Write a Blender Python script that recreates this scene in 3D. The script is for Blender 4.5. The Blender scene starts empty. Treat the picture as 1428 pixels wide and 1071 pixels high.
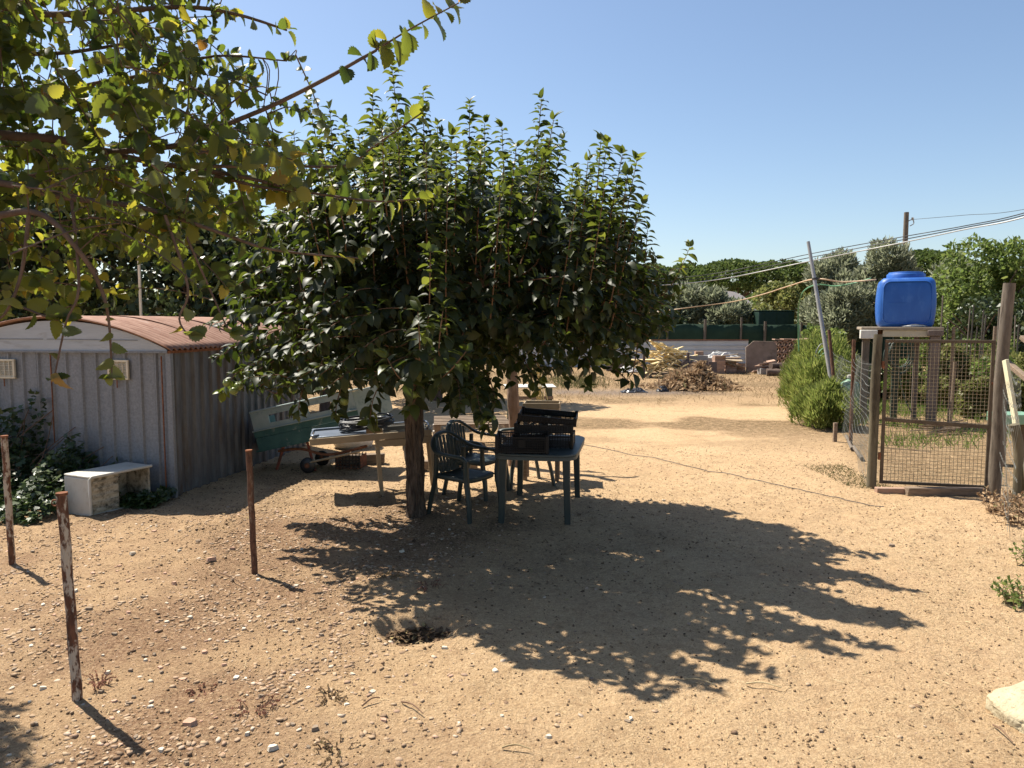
import bpy, math, random
import numpy as np
from mathutils import Vector, Matrix, Euler

random.seed(11)
rng = np.random.default_rng(11)
S = bpy.context.scene
COL = S.collection
R = math.radians

# ------------------------------------------------------------------ camera, sky, sun, exposure
CZ, FPX = 2.0, 1040.0
PITCH = math.atan(85.5 / FPX)
cam_data = bpy.data.cameras.new('camera')
cam_data.sensor_width = 36.0
cam_data.lens = 36.0 * FPX / 1428.0
cam_data.clip_start = 0.05
cam_data.clip_end = 2000
camera = bpy.data.objects.new('camera', cam_data)
camera.location = (0, 0, CZ)
camera.rotation_euler = (math.pi / 2 - PITCH, 0, 0)
COL.objects.link(camera)
S.camera = camera

SUN = Vector((-0.58, 0.46, 1.10)).normalized()
world = bpy.data.worlds.new('World')
S.world = world
world.use_nodes = True
_nt = world.node_tree
_bg = _nt.nodes['Background']
_sky = _nt.nodes.new('ShaderNodeTexSky')
_sky.sky_type = 'NISHITA'
_sky.sun_disc = False
_sky.sun_elevation = math.asin(SUN.z)
_sky.sun_rotation = math.atan2(SUN.x, SUN.y)
_sky.altitude = 0
_sky.air_density = 1.0
_sky.dust_density = 0.8
_sky.ozone_density = 1.8
_nt.links.new(_sky.outputs[0], _bg.inputs[0])
_bg.inputs[1].default_value = 0.078
sun_data = bpy.data.lights.new('sun', 'SUN')
sun_data.energy = 5.0
sun_data.angle = R(0.53)
sun_data.color = (1.0, 0.93, 0.81)
sun = bpy.data.objects.new('sun', sun_data)
sun.rotation_euler = SUN.to_track_quat('Z', 'Y').to_euler()
sun.location = SUN * 30
COL.objects.link(sun)
S.view_settings.view_transform = 'Standard'
S.view_settings.look = 'None'
S.view_settings.exposure = 1.0
S.view_settings.gamma = 1.0
S.view_settings.use_curve_mapping = False
S.render.engine = 'CYCLES'
S.cycles.use_denoising = True
S.cycles.max_bounces = 7
S.cycles.diffuse_bounces = 3
S.cycles.glossy_bounces = 2
S.cycles.transmission_bounces = 4
S.cycles.transparent_max_bounces = 8
S.cycles.caustics_reflective = False
S.cycles.caustics_refractive = False

# ------------------------------------------------------------------ helpers
def ray(px, py):
    dx = (px - 714) / FPX
    dy = -(py - 535.5) / FPX
    c, s = math.cos(PITCH), math.sin(PITCH)
    return dx, c + dy * s, -s + dy * c

def P(px, py, Y):
    """world point seen at photo pixel (px, py), Y metres ahead"""
    r = ray(px, py)
    t = Y / r[1]
    return Vector((r[0] * t, Y, CZ + r[2] * t))

def G0(px, py, z=0.0):
    r = ray(px, py)
    t = (z - CZ) / r[2]
    return Vector((r[0] * t, r[1] * t, z))

def proj(p):
    c, s = math.cos(PITCH), math.sin(PITCH)
    x, y, z = p[0], p[1], p[2] - CZ
    d = y * c - z * s
    u = y * s + z * c
    return 714 + FPX * x / d, 535.5 - FPX * u / d

def vnoise(x, y, seed=0):
    x = np.asarray(x, float); y = np.asarray(y, float)
    xi = np.floor(x); yi = np.floor(y)
    fx = x - xi; fy = y - yi
    fx = fx * fx * (3 - 2 * fx); fy = fy * fy * (3 - 2 * fy)
    def h(a, b):
        v = np.sin(a * 127.1 + b * 311.7 + seed * 74.7) * 43758.5453
        return v - np.floor(v)
    return ((h(xi, yi) * (1 - fx) + h(xi + 1, yi) * fx) * (1 - fy)
            + (h(xi, yi + 1) * (1 - fx) + h(xi + 1, yi + 1) * fx) * fy) * 2 - 1

def fbm(x, y, oct=4, seed=0):
    v = 0; a = 0.5
    for k in range(oct):
        v = v + a * vnoise(np.asarray(x) * 2 ** k + 13.7 * k, np.asarray(y) * 2 ** k - 7.1 * k, seed + k)
        a *= 0.5
    return v

def sstep(a, b, x):
    t = np.clip((np.asarray(x, float) - a) / (b - a), 0, 1)
    return t * t * (3 - 2 * t)

HOLE = G0(583, 876)
MOUNDS = [(*G0(470, 700)[:2], .55, .07), (*G0(420, 735)[:2], .5, .05), (*G0(560, 690)[:2], .4, .05), (*G0(300, 735)[:2], .6, .05),
          (*G0(130, 860)[:2], .7, .04), (*G0(640, 700)[:2], .5, .03), (*G0(1330, 735)[:2], .8, .05), (*G0(520, 800)[:2], .35, .03), (*G0(690, 905)[:2], .3, .025)]

def gh(x, y):
    x = np.asarray(x, float); y = np.asarray(y, float)
    near = 1 - sstep(9, 16, np.hypot(x, y))
    z = 0.035 * fbm(x * .45, y * .45, 3, 3) * (1 - .5 * near)
    z = z + near * (0.022 * fbm(x * 1.6, y * 1.6, 3, 9) + 0.013 * fbm(x * 5, y * 5, 3, 21))
    for mx, my, r, h in MOUNDS:
        z = z + h * np.exp(-((x - mx) ** 2 + (y - my) ** 2) / (r * r * .5))
    d = np.hypot((x - HOLE.x) / 1.15, (y - HOLE.y)) + .014 * fbm(x * 9, y * 9, 2, 5)
    z = z - .115 * (1 - sstep(.05, .29, d)) + .014 * np.exp(-((d - .33) / .09) ** 2)
    z = z + .012 * near * sstep(0, .30, fbm(x * 3.1, y * 3.1, 4, 40)) - .010 * near * sstep(.18, .30, fbm(x * 4.3, y * 3.4, 2, 52))
    # faint wheel track running up the yard
    z = z - .012 * np.exp(-((x - 1.2 - .12 * y + .9) / .14) ** 2) * near
    return z

_fr = random.Random(64)
STEPS = []
for _k in range(26):                     # short trains of footprints
    _x, _y, _a = _fr.uniform(-4.2, 4.2), _fr.uniform(3.2, 10), _fr.uniform(0, 6.28)
    for _j in range(_fr.randint(3, 6)):
        _s = .09 * (1 if _j % 2 else -1)
        STEPS.append((_x - _s * math.sin(_a), _y + _s * math.cos(_a), _a + _fr.uniform(-.2, .2)))
        _x += .52 * math.cos(_a); _y += .52 * math.sin(_a); _a += _fr.uniform(-.3, .3)
_gh0 = gh
def gh(x, y):
    z = _gh0(x, y)
    x = np.asarray(x, float); y = np.asarray(y, float)
    for sx, sy, a in STEPS:
        dx = x - sx; dy = y - sy
        u = dx * math.cos(a) + dy * math.sin(a); v = -dx * math.sin(a) + dy * math.cos(a)
        q = (u / .14) ** 2 + (v / .055) ** 2
        z = z - .011 * np.exp(-q * q * .7) + .005 * np.exp(-((q - 2.2) / .9) ** 2)
    return z

def G(px, py, dz=0.0):
    p = G0(px, py)
    p.z = float(gh(p.x, p.y)) + dz
    return p

def on(x, y, dz=0.0):
    return Vector((x, y, float(gh(x, y)) + dz))

# ---- materials
MATS = {}
def _n(nt, t, **kw):
    n = nt.nodes.new(t)
    for k, v in kw.items():
        setattr(n, k, v)
    return n

def mat(name, c1, c2=None, c3=None, scale=6.0, rough=.8, metal=0.0, bump=0.0, bscale=60.0, spec=.3, stretch=(1, 1, 1), t3=(.55, .68), s3=None, vary=.12, coat=0.0):
    if name in MATS:
        return MATS[name]
    m = bpy.data.materials.new(name)
    m.use_nodes = True
    nt = m.node_tree
    b = nt.nodes['Principled BSDF']
    L = nt.links.new
    tc = _n(nt, 'ShaderNodeTexCoord')
    mp = _n(nt, 'ShaderNodeMapping')
    mp.inputs['Scale'].default_value = stretch
    L(tc.outputs['Object'], mp.inputs[0])
    oi = _n(nt, 'ShaderNodeObjectInfo')
    off = _n(nt, 'ShaderNodeVectorMath', operation='ADD')
    sc = _n(nt, 'ShaderNodeVectorMath', operation='SCALE')
    cx = _n(nt, 'ShaderNodeCombineXYZ')
    L(oi.outputs['Random'], cx.inputs[0]); L(oi.outputs['Random'], cx.inputs[1])
    L(cx.outputs[0], sc.inputs[0]); sc.inputs['Scale'].default_value = 37.0
    L(mp.outputs[0], off.inputs[0]); L(sc.outputs[0], off.inputs[1])
    no = _n(nt, 'ShaderNodeTexNoise')
    no.inputs['Scale'].default_value = scale
    no.inputs['Detail'].default_value = 6
    no.inputs['Roughness'].default_value = .62
    L(off.outputs[0], no.inputs['Vector'])
    rp = _n(nt, 'ShaderNodeValToRGB')
    rp.color_ramp.elements[0].position = .33
    rp.color_ramp.elements[1].position = .67
    rp.color_ramp.elements[0].color = (*c1, 1)
    rp.color_ramp.elements[1].color = (*(c2 or [min(1, v * 1.25) for v in c1]), 1)
    L(no.outputs['Fac'], rp.inputs[0])
    out = rp.outputs[0]
    if c3 is not None:
        n3 = _n(nt, 'ShaderNodeTexNoise')
        n3.inputs['Scale'].default_value = s3 or scale * .6
        n3.inputs['Detail'].default_value = 8
        n3.inputs['Roughness'].default_value = .7
        L(off.outputs[0], n3.inputs['Vector'])
        mr = _n(nt, 'ShaderNodeMapRange')
        mr.inputs[1].default_value = t3[0]; mr.inputs[2].default_value = t3[1]
        L(n3.outputs['Fac'], mr.inputs[0])
        mx = _n(nt, 'ShaderNodeMix', data_type='RGBA')
        L(mr.outputs[0], mx.inputs[0]); L(out, mx.inputs[6]); mx.inputs[7].default_value = (*c3, 1)
        out = mx.outputs[2]
    if vary:
        hs = _n(nt, 'ShaderNodeHueSaturation')
        mr2 = _n(nt, 'ShaderNodeMapRange')
        mr2.inputs[3].default_value = 1 - vary; mr2.inputs[4].default_value = 1 + vary
        L(oi.outputs['Random'], mr2.inputs[0]); L(mr2.outputs[0], hs.inputs['Value'])
        L(out, hs.inputs['Color'])
        out = hs.outputs[0]
    L(out, b.inputs['Base Color'])
    b.inputs['Roughness'].default_value = rough
    b.inputs['Metallic'].default_value = metal
    b.inputs['Specular IOR Level'].default_value = spec
    if bump:
        nb = _n(nt, 'ShaderNodeTexNoise')
        nb.inputs['Scale'].default_value = bscale
        nb.inputs['Detail'].default_value = 5
        L(off.outputs[0], nb.inputs['Vector'])
        bp = _n(nt, 'ShaderNodeBump')
        bp.inputs['Strength'].default_value = bump
        bp.inputs['Distance'].default_value = .01
        L(nb.outputs['Fac'], bp.inputs['Height'])
        L(bp.outputs[0], b.inputs['Normal'])
    MATS[name] = m
    return m

def leaf_mat(name, stops, trans=.35, rough=.45, spec=.35, tstops=None, back=None):
    """stops: [(pos, rgb)] picked at random for each leaf; light comes through the blade"""
    if name in MATS:
        return MATS[name]
    m = bpy.data.materials.new(name)
    m.use_nodes = True
    nt = m.node_tree
    L = nt.links.new
    b = nt.nodes['Principled BSDF']
    o = nt.nodes['Material Output']
    geo = _n(nt, 'ShaderNodeNewGeometry')
    oi = _n(nt, 'ShaderNodeObjectInfo')
    ad = _n(nt, 'ShaderNodeMath', operation='ADD')
    fr = _n(nt, 'ShaderNodeMath', operation='FRACT')
    L(geo.outputs['Random Per Island'], ad.inputs[0]); L(oi.outputs['Random'], ad.inputs[1]); L(ad.outputs[0], fr.inputs[0])
    def ramp(st):
        rp = _n(nt, 'ShaderNodeValToRGB')
        e = rp.color_ramp.elements
        while len(e) < len(st):
            e.new(.5)
        for k, (p, c) in enumerate(st):
            e[k].position = p; e[k].color = (*c, 1)
        L(fr.outputs[0], rp.inputs[0])
        return rp
    rp = ramp(stops)
    L(rp.outputs[0], b.inputs['Base Color'])
    if back:
        mb = _n(nt, 'ShaderNodeMix', data_type='RGBA')
        L(geo.outputs['Backfacing'], mb.inputs[0]); L(rp.outputs[0], mb.inputs[6]); mb.inputs[7].default_value = (*back, 1)
        L(mb.outputs[2], b.inputs['Base Color'])
    b.inputs['Roughness'].default_value = rough
    b.inputs['Specular IOR Level'].default_value = spec
    tr = _n(nt, 'ShaderNodeBsdfTranslucent')
    rt = ramp(tstops or [(p, tuple(min(1, v * 1.7) for v in c)) for p, c in stops])
    L(rt.outputs[0], tr.inputs[0])
    mx = _n(nt, 'ShaderNodeMixShader')
    mx.inputs[0].default_value = trans
    L(b.outputs[0], mx.inputs[1]); L(tr.outputs[0], mx.inputs[2]); L(mx.outputs[0], o.inputs[0])
    MATS[name] = m
    return m

# ---- objects
def tag(o, label=None, cat=None, group=None, kind=None):
    if label: o['label'] = label
    if cat: o['category'] = cat
    if group: o['group'] = group
    if kind: o['kind'] = kind
    return o

def thing(name, label, cat, loc=(0, 0, 0), rz=0.0, group=None, rot=None):
    o = bpy.data.objects.new(name, None)
    o.empty_display_size = .1
    COL.objects.link(o)
    o.location = loc
    o.rotation_euler = rot if rot else (0, 0, rz)
    return tag(o, label, cat, group)

def link(name, me, parent=None, loc=None, rot=None, scale=None):
    o = bpy.data.objects.new(name, me)
    COL.objects.link(o)
    if parent is not None: o.parent = parent
    if loc is not None: o.location = loc
    if rot is not None: o.rotation_euler = rot
    if scale is not None: o.scale = scale
    return o

def np_mesh(name, V, flat, starts, m=None, smooth=False):
    me = bpy.data.meshes.new(name)
    V = np.ascontiguousarray(V, np.float32)
    me.vertices.add(len(V)); me.vertices.foreach_set('co', V.ravel())
    me.loops.add(len(flat)); me.loops.foreach_set('vertex_index', np.asarray(flat, np.int32))
    me.polygons.add(len(starts)); me.polygons.foreach_set('loop_start', np.asarray(starts, np.int32))
    me.update(calc_edges=True)
    if smooth: me.shade_smooth()
    if m: me.materials.append(m)
    return me

def inst_mesh(name, tmpl, T, Lc, m, smooth=False):
    """one mesh of many small copies of a template (verts, faces); T is (N,3,3), Lc is (N,3)"""
    tv, tf = tmpl
    tv = np.asarray(tv, float)
    N = len(Lc)
    V = np.einsum('nij,vj->nvi', T, tv) + np.asarray(Lc)[:, None, :]
    flat1 = np.concatenate([np.asarray(f) for f in tf])
    tot = np.array([len(f) for f in tf])
    st1 = np.concatenate([[0], np.cumsum(tot)[:-1]])
    flat = (flat1[None, :] + (np.arange(N) * len(tv))[:, None]).ravel()
    starts = (st1[None, :] + (np.arange(N) * len(flat1))[:, None]).ravel()
    return np_mesh(name, V.reshape(-1, 3), flat, starts, m, smooth)

def frames(ax, up):
    ax = np.asarray(ax, float); up = np.asarray(up, float)
    X = ax / (np.linalg.norm(ax, axis=1, keepdims=True) + 1e-9)
    Y = np.cross(up, X); Y /= (np.linalg.norm(Y, axis=1, keepdims=True) + 1e-9)
    Z = np.cross(X, Y)
    return np.stack([X, Y, Z], axis=2)

def rand_dirs(n, r=None):
    v = (r or rng).normal(size=(n, 3))
    return v / np.linalg.norm(v, axis=1, keepdims=True)

class MB:
    def __init__(s):
        s.v = []; s.f = []
    def add(s, vs, fs):
        k = len(s.v)
        s.v += [tuple(v) for v in vs]
        s.f += [[i + k for i in f] for f in fs]
        return s
    def box(s, c, d, rot=None):
        c = Vector(c)
        vs = []
        for z in (-.5, .5):
            for x, y in ((-.5, -.5), (.5, -.5), (.5, .5), (-.5, .5)):
                p = Vector((x * d[0], y * d[1], z * d[2]))
                if rot is not None: p = rot @ p
                vs.append(c + p)
        return s.add(vs, [[3, 2, 1, 0], [4, 5, 6, 7], [0, 1, 5, 4], [1, 2, 6, 5], [2, 3, 7, 6], [3, 0, 4, 7]])
    def bar(s, p, q, w, h, up=(0, 0, 1), w2=None, h2=None):
        p = Vector(p); q = Vector(q)
        d = (q - p).normalized()
        up = Vector(up)
        sd = d.cross(up)
        if sd.length < 1e-4: sd = d.cross(Vector((0, 1, 0)))
        sd.normalize()
        u = sd.cross(d).normalized()
        w2 = w if w2 is None else w2; h2 = h if h2 is None else h2
        vs = []
        for c, a, b in ((p, w, h), (q, w2, h2)):
            for x, y in ((-.5, -.5), (.5, -.5), (.5, .5), (-.5, .5)):
                vs.append(c + sd * (x * a) + u * (y * b))
        return s.add(vs, [[3, 2, 1, 0], [4, 5, 6, 7], [0, 1, 5, 4], [1, 2, 6, 5], [2, 3, 7, 6], [3, 0, 4, 7]])
    def sweep(s, pts, sec, up=(0, 0, 1), closed=False):
        """sec(i) -> list of (side, up) offsets; the same count at every point"""
        pts = [Vector(p) for p in pts]
        n = len(pts); k0 = len(s.v); m = None; psd = None
        for i, p in enumerate(pts):
            a = pts[max(0, i - 1)]; b = pts[min(n - 1, i + 1)]
            if closed: a = pts[(i - 1) % n]; b = pts[(i + 1) % n]
            d = (b - a).normalized()
            if up is not None:
                sd = d.cross(Vector(up))
                if sd.length < 1e-3: sd = d.cross(Vector((0, 1, .01)))
            elif psd is None:
                sd = d.cross(Vector((0, 0, 1)) if abs(d.z) < .8 else Vector((0, 1, 0)))
            else:
                sd = psd - d * psd.dot(d)          # carried along the path without twisting
                if sd.length < 1e-5: sd = d.cross(Vector((.3, 1, .2)))
            sd.normalize(); u = sd.cross(d).normalized(); psd = sd
            se = sec(i); m = len(se)
            for x, y in se: s.v.append(tuple(p + sd * x + u * y))
        for i in range(n - 1 + (1 if closed else 0)):
            for j in range(m):
                a = k0 + i * m + j; b = k0 + i * m + (j + 1) % m
                i2 = (i + 1) % n
                c = k0 + i2 * m + (j + 1) % m; d = k0 + i2 * m + j
                s.f.append([a, b, c, d])
        if not closed:
            s.f.append([k0 + j for j in range(m)][::-1])
            s.f.append([k0 + (n - 1) * m + j for j in range(m)])
        return s
    def tube(s, pts, r, n=8, closed=False):
        rs = r if isinstance(r, (list, tuple)) else [r] * len(pts)
        cs = [(math.cos(2 * math.pi * j / n), math.sin(2 * math.pi * j / n)) for j in range(n)]
        return s.sweep(pts, lambda i: [(c * rs[i], q * rs[i]) for c, q in cs], up=None, closed=closed)
    def ribbon(s, pts, w, h, up=(0, 0, 1)):
        ws = w if isinstance(w, (list, tuple)) else [w] * len(pts)
        def sec(i):
            a = ws[i] / 2; b = h / 2; c = min(a, b) * .55
            return [(-a + c, -b), (a - c, -b), (a, -b + c), (a, b - c), (a - c, b), (-a + c, b), (-a, b - c), (-a, -b + c)]
        return s.sweep(pts, sec, up=up)
    def prism(s, poly, z0, z1):
        n = len(poly)
        vs = [(x, y, z0) for x, y in poly] + [(x, y, z1) for x, y in poly]
        return s.add(vs, [list(range(n))[::-1], list(range(n, 2 * n))] + [[i, (i + 1) % n, n + (i + 1) % n, n + i] for i in range(n)])
    def lathe(s, prof, n=24, c=(0, 0, 0)):
        k0 = len(s.v); m = len(prof)
        for r, z in prof:
            for j in range(n):
                a = 2 * math.pi * j / n
                s.v.append((c[0] + r * math.cos(a), c[1] + r * math.sin(a), c[2] + z))
        for i in range(m - 1):
            for j in range(n):
                s.f.append([k0 + i * n + j, k0 + i * n + (j + 1) % n, k0 + (i + 1) * n + (j + 1) % n, k0 + (i + 1) * n + j])
        s.f.append([k0 + j for j in range(n)][::-1]); s.f.append([k0 + (m - 1) * n + j for j in range(n)])
        return s
    def profile(s, pts, z0, z1, th):
        """a folded sheet: open polyline in xy pulled up from z0 to z1, th thick"""
        n = len(pts)
        off = []
        for i in range(n):
            a = Vector(pts[max(0, i - 1)]); b = Vector(pts[min(n - 1, i + 1)])
            d = (b - a).normalized(); off.append((pts[i][0] - d.y * th, pts[i][1] + d.x * th))
        return s.prism(list(pts) + off[::-1], z0, z1)
    def shift(s, d):
        s.v = [(x + d[0], y + d[1], z + d[2]) for x, y, z in s.v]; return s
    def xf(s, M):
        s.v = [tuple(M @ Vector(v)) for v in s.v]; return s
    def jit(s, a, seed=1):
        rr = random.Random(seed)
        s.v = [tuple(c + rr.uniform(-a, a) for c in v) for v in s.v]; return s
    def mesh(s, name, m=None, smooth=None):
        me = bpy.data.meshes.new(name)
        me.from_pydata(s.v, [], s.f)
        me.update()
        if smooth:
            me.shade_smooth(); me.set_sharp_from_angle(angle=R(smooth))
        if m: me.materials.append(m)
        return me
    def build(s, name, m, parent=None, smooth=None, bevel=0.0, seg=2, loc=None, rot=None):
        me = s.mesh(name, m, smooth)
        o = link(name, me, parent, loc, rot)
        if bevel:
            bv = o.modifiers.new('edge', 'BEVEL'); bv.width = bevel; bv.segments = seg; bv.limit_method = 'ANGLE'; bv.angle_limit = R(40)
            if not smooth:
                me.shade_smooth(); me.set_sharp_from_angle(angle=R(35))
        return o

def copy_tree(o, parent=None):
    c = o.copy(); COL.objects.link(c); c.parent = parent
    for ch in [k for k in S.objects if k.parent == o]:
        copy_tree(ch, c)
    return c

def smooth_path(pts, n=8):
    """Catmull-Rom through the points"""
    pts = [Vector(p) for p in pts]
    out = []
    for i in range(len(pts) - 1):
        p0 = pts[max(0, i - 1)]; p1 = pts[i]; p2 = pts[i + 1]; p3 = pts[min(len(pts) - 1, i + 2)]
        for k in range(n):
            t = k / n
            out.append(.5 * ((2 * p1) + (p2 - p0) * t + (2 * p0 - 5 * p1 + 4 * p2 - p3) * t * t + (3 * p1 - p0 - 3 * p2 + p3) * t ** 3))
    out.append(pts[-1])
    return out

# ---- leaf templates, all along +X, unit length, face up
def leaf_tmpl(ts, ws, droop=.25, fold=.25, stalk=0.0):
    v = []; f = []
    n = len(ts)
    for t, w in zip(ts, ws):
        z = -droop * t * t
        v += [(t + stalk, -w, z + fold * w), (t + stalk, 0, z), (t + stalk, w, z + fold * w)]
    for i in range(n - 1):
        a = i * 3; b = a + 3
        f += [[a, b, b + 1, a + 1], [a + 1, b + 1, b + 2, a + 2]]
    return v, f
PERS = leaf_tmpl([0, .06, .25, .5, .75, .92, 1.02], [.008, .12, .29, .33, .24, .09, .004], .50, .34, .10)
_ts = [0, .04, .12, .16, .26, .30, .42, .46, .58, .62, .74, .77, .88, .91, 1.0]
_ws = [.01, .20, .33, .29, .41, .35, .45, .37, .42, .33, .34, .24, .20, .11, .0]
ELM = leaf_tmpl(_ts, _ws, .32, .38, .12)
OVAL = leaf_tmpl([0, .3, .7, 1.0], [.02, .28, .22, .01], .15, .25)
BLADE = ([(0, -.5, 0), (0, .5, 0), (.5, .42, .05), (.5, -.42, .05), (1, 0, 0)], [[0, 3, 2, 1], [3, 4, 2]])
SLIM = ([(0, -.1, 0), (0, .1, 0), (.5, .13, .05), (.5, -.13, .05), (1, 0, 0)], [[0, 3, 2, 1], [3, 4, 2]])
QUAD = ([(0, -.4, 0), (.55, -.45, .08), (1, 0, 0), (.5, .5, .05)], [[0, 1, 2, 3]])
IVY = ([(0, 0, 0), (.1, -.42, .05), (.5, -.5, -.02), (.55, -.22, .02), (1, 0, -.12), (.55, .22, .02), (.5, .5, -.02), (.1, .42, .05)], [[0, 1, 2, 3], [0, 3, 4, 5], [0, 5, 6, 7]])

# ================================================================== SETTING: the ground
def grow(a, step, g, lim):
    out = []; x = a
    while abs(x) < lim:
        step *= g; x += step; out.append(x)
    return out
xs = np.array(sorted([-v for v in grow(7.0, .045, 1.09, 700)] + list(np.arange(-7.0, 6.6, .045)) + grow(6.6, .045, 1.09, 700)))
ys = np.array(sorted([-v for v in grow(-2.9, .04, 1.15, 300)] + list(np.arange(2.9, 10.6, .038)) + grow(10.6, .038, 1.03, 900)))
ys = np.unique(np.round(ys, 4))
GX, GY = np.meshgrid(xs, ys)
GZ = gh(GX, GY)
nx, ny = len(xs), len(ys)
idx = np.arange(nx * ny).reshape(ny, nx)
quads = np.stack([idx[:-1, :-1], idx[:-1, 1:], idx[1:, 1:], idx[1:, :-1]], -1).reshape(-1, 4)
gm = np_mesh('ground', np.stack([GX, GY, GZ], -1).reshape(-1, 3), quads.ravel(), np.arange(len(quads)) * 4, None, True)

def attr(me, name, v):
    a = me.attributes.new(name, 'FLOAT', 'POINT'); a.data.foreach_set('value', np.ascontiguousarray(v, np.float32).ravel())

def gravel_mask(x, y):
    w = x + .9 * fbm(x * .7, y * .7, 3, 61)
    m = (1 - sstep(-1.6, .5, w)) * (1 - sstep(7.6, 9.0, y))
    return m * (.35 + .65 * sstep(-.35, .25, fbm(x * 1.3, y * 1.3, 4, 77)))
TREE_XY = (-1.0, 7.62)
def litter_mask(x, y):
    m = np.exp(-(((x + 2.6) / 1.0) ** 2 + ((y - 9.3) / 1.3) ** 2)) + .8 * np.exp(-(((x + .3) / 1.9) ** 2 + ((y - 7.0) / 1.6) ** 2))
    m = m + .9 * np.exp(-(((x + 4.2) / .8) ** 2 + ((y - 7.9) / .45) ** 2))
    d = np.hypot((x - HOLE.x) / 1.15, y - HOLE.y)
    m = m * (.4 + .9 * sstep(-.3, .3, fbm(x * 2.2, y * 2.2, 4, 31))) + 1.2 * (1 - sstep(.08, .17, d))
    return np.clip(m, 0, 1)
def grass_mask(x, y):
    n = fbm(x * .42, y * .75, 4, 91)
    m = sstep(-.02, .22, n) * sstep(10.5, 14.5, y) * .95
    far = sstep(16.5, 21, y + 1.4 * fbm(x * .5, y * .5, 3, 17))
    m = np.maximum(m, far * (.85 + .4 * n))
    right = sstep(0, .8, x - (4.15 + .25 * np.maximum(y - 8.8, 0))) * sstep(8.3, 9.4, y)
    return np.clip(np.maximum(m, right * .85), 0, 1)
def cinder_mask(x, y):
    return np.exp(-((y - 21.2 - .8 * fbm(x * .8, y * .2, 2, 7)) / .8) ** 2) * sstep(.5, 1.5, x) * (1 - sstep(4.5, 7, x))
attr(gm, 'gravelly', gravel_mask(GX, GY))
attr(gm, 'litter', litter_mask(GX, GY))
attr(gm, 'grassy', grass_mask(GX, GY))
attr(gm, 'cinder', cinder_mask(GX, GY))

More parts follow.
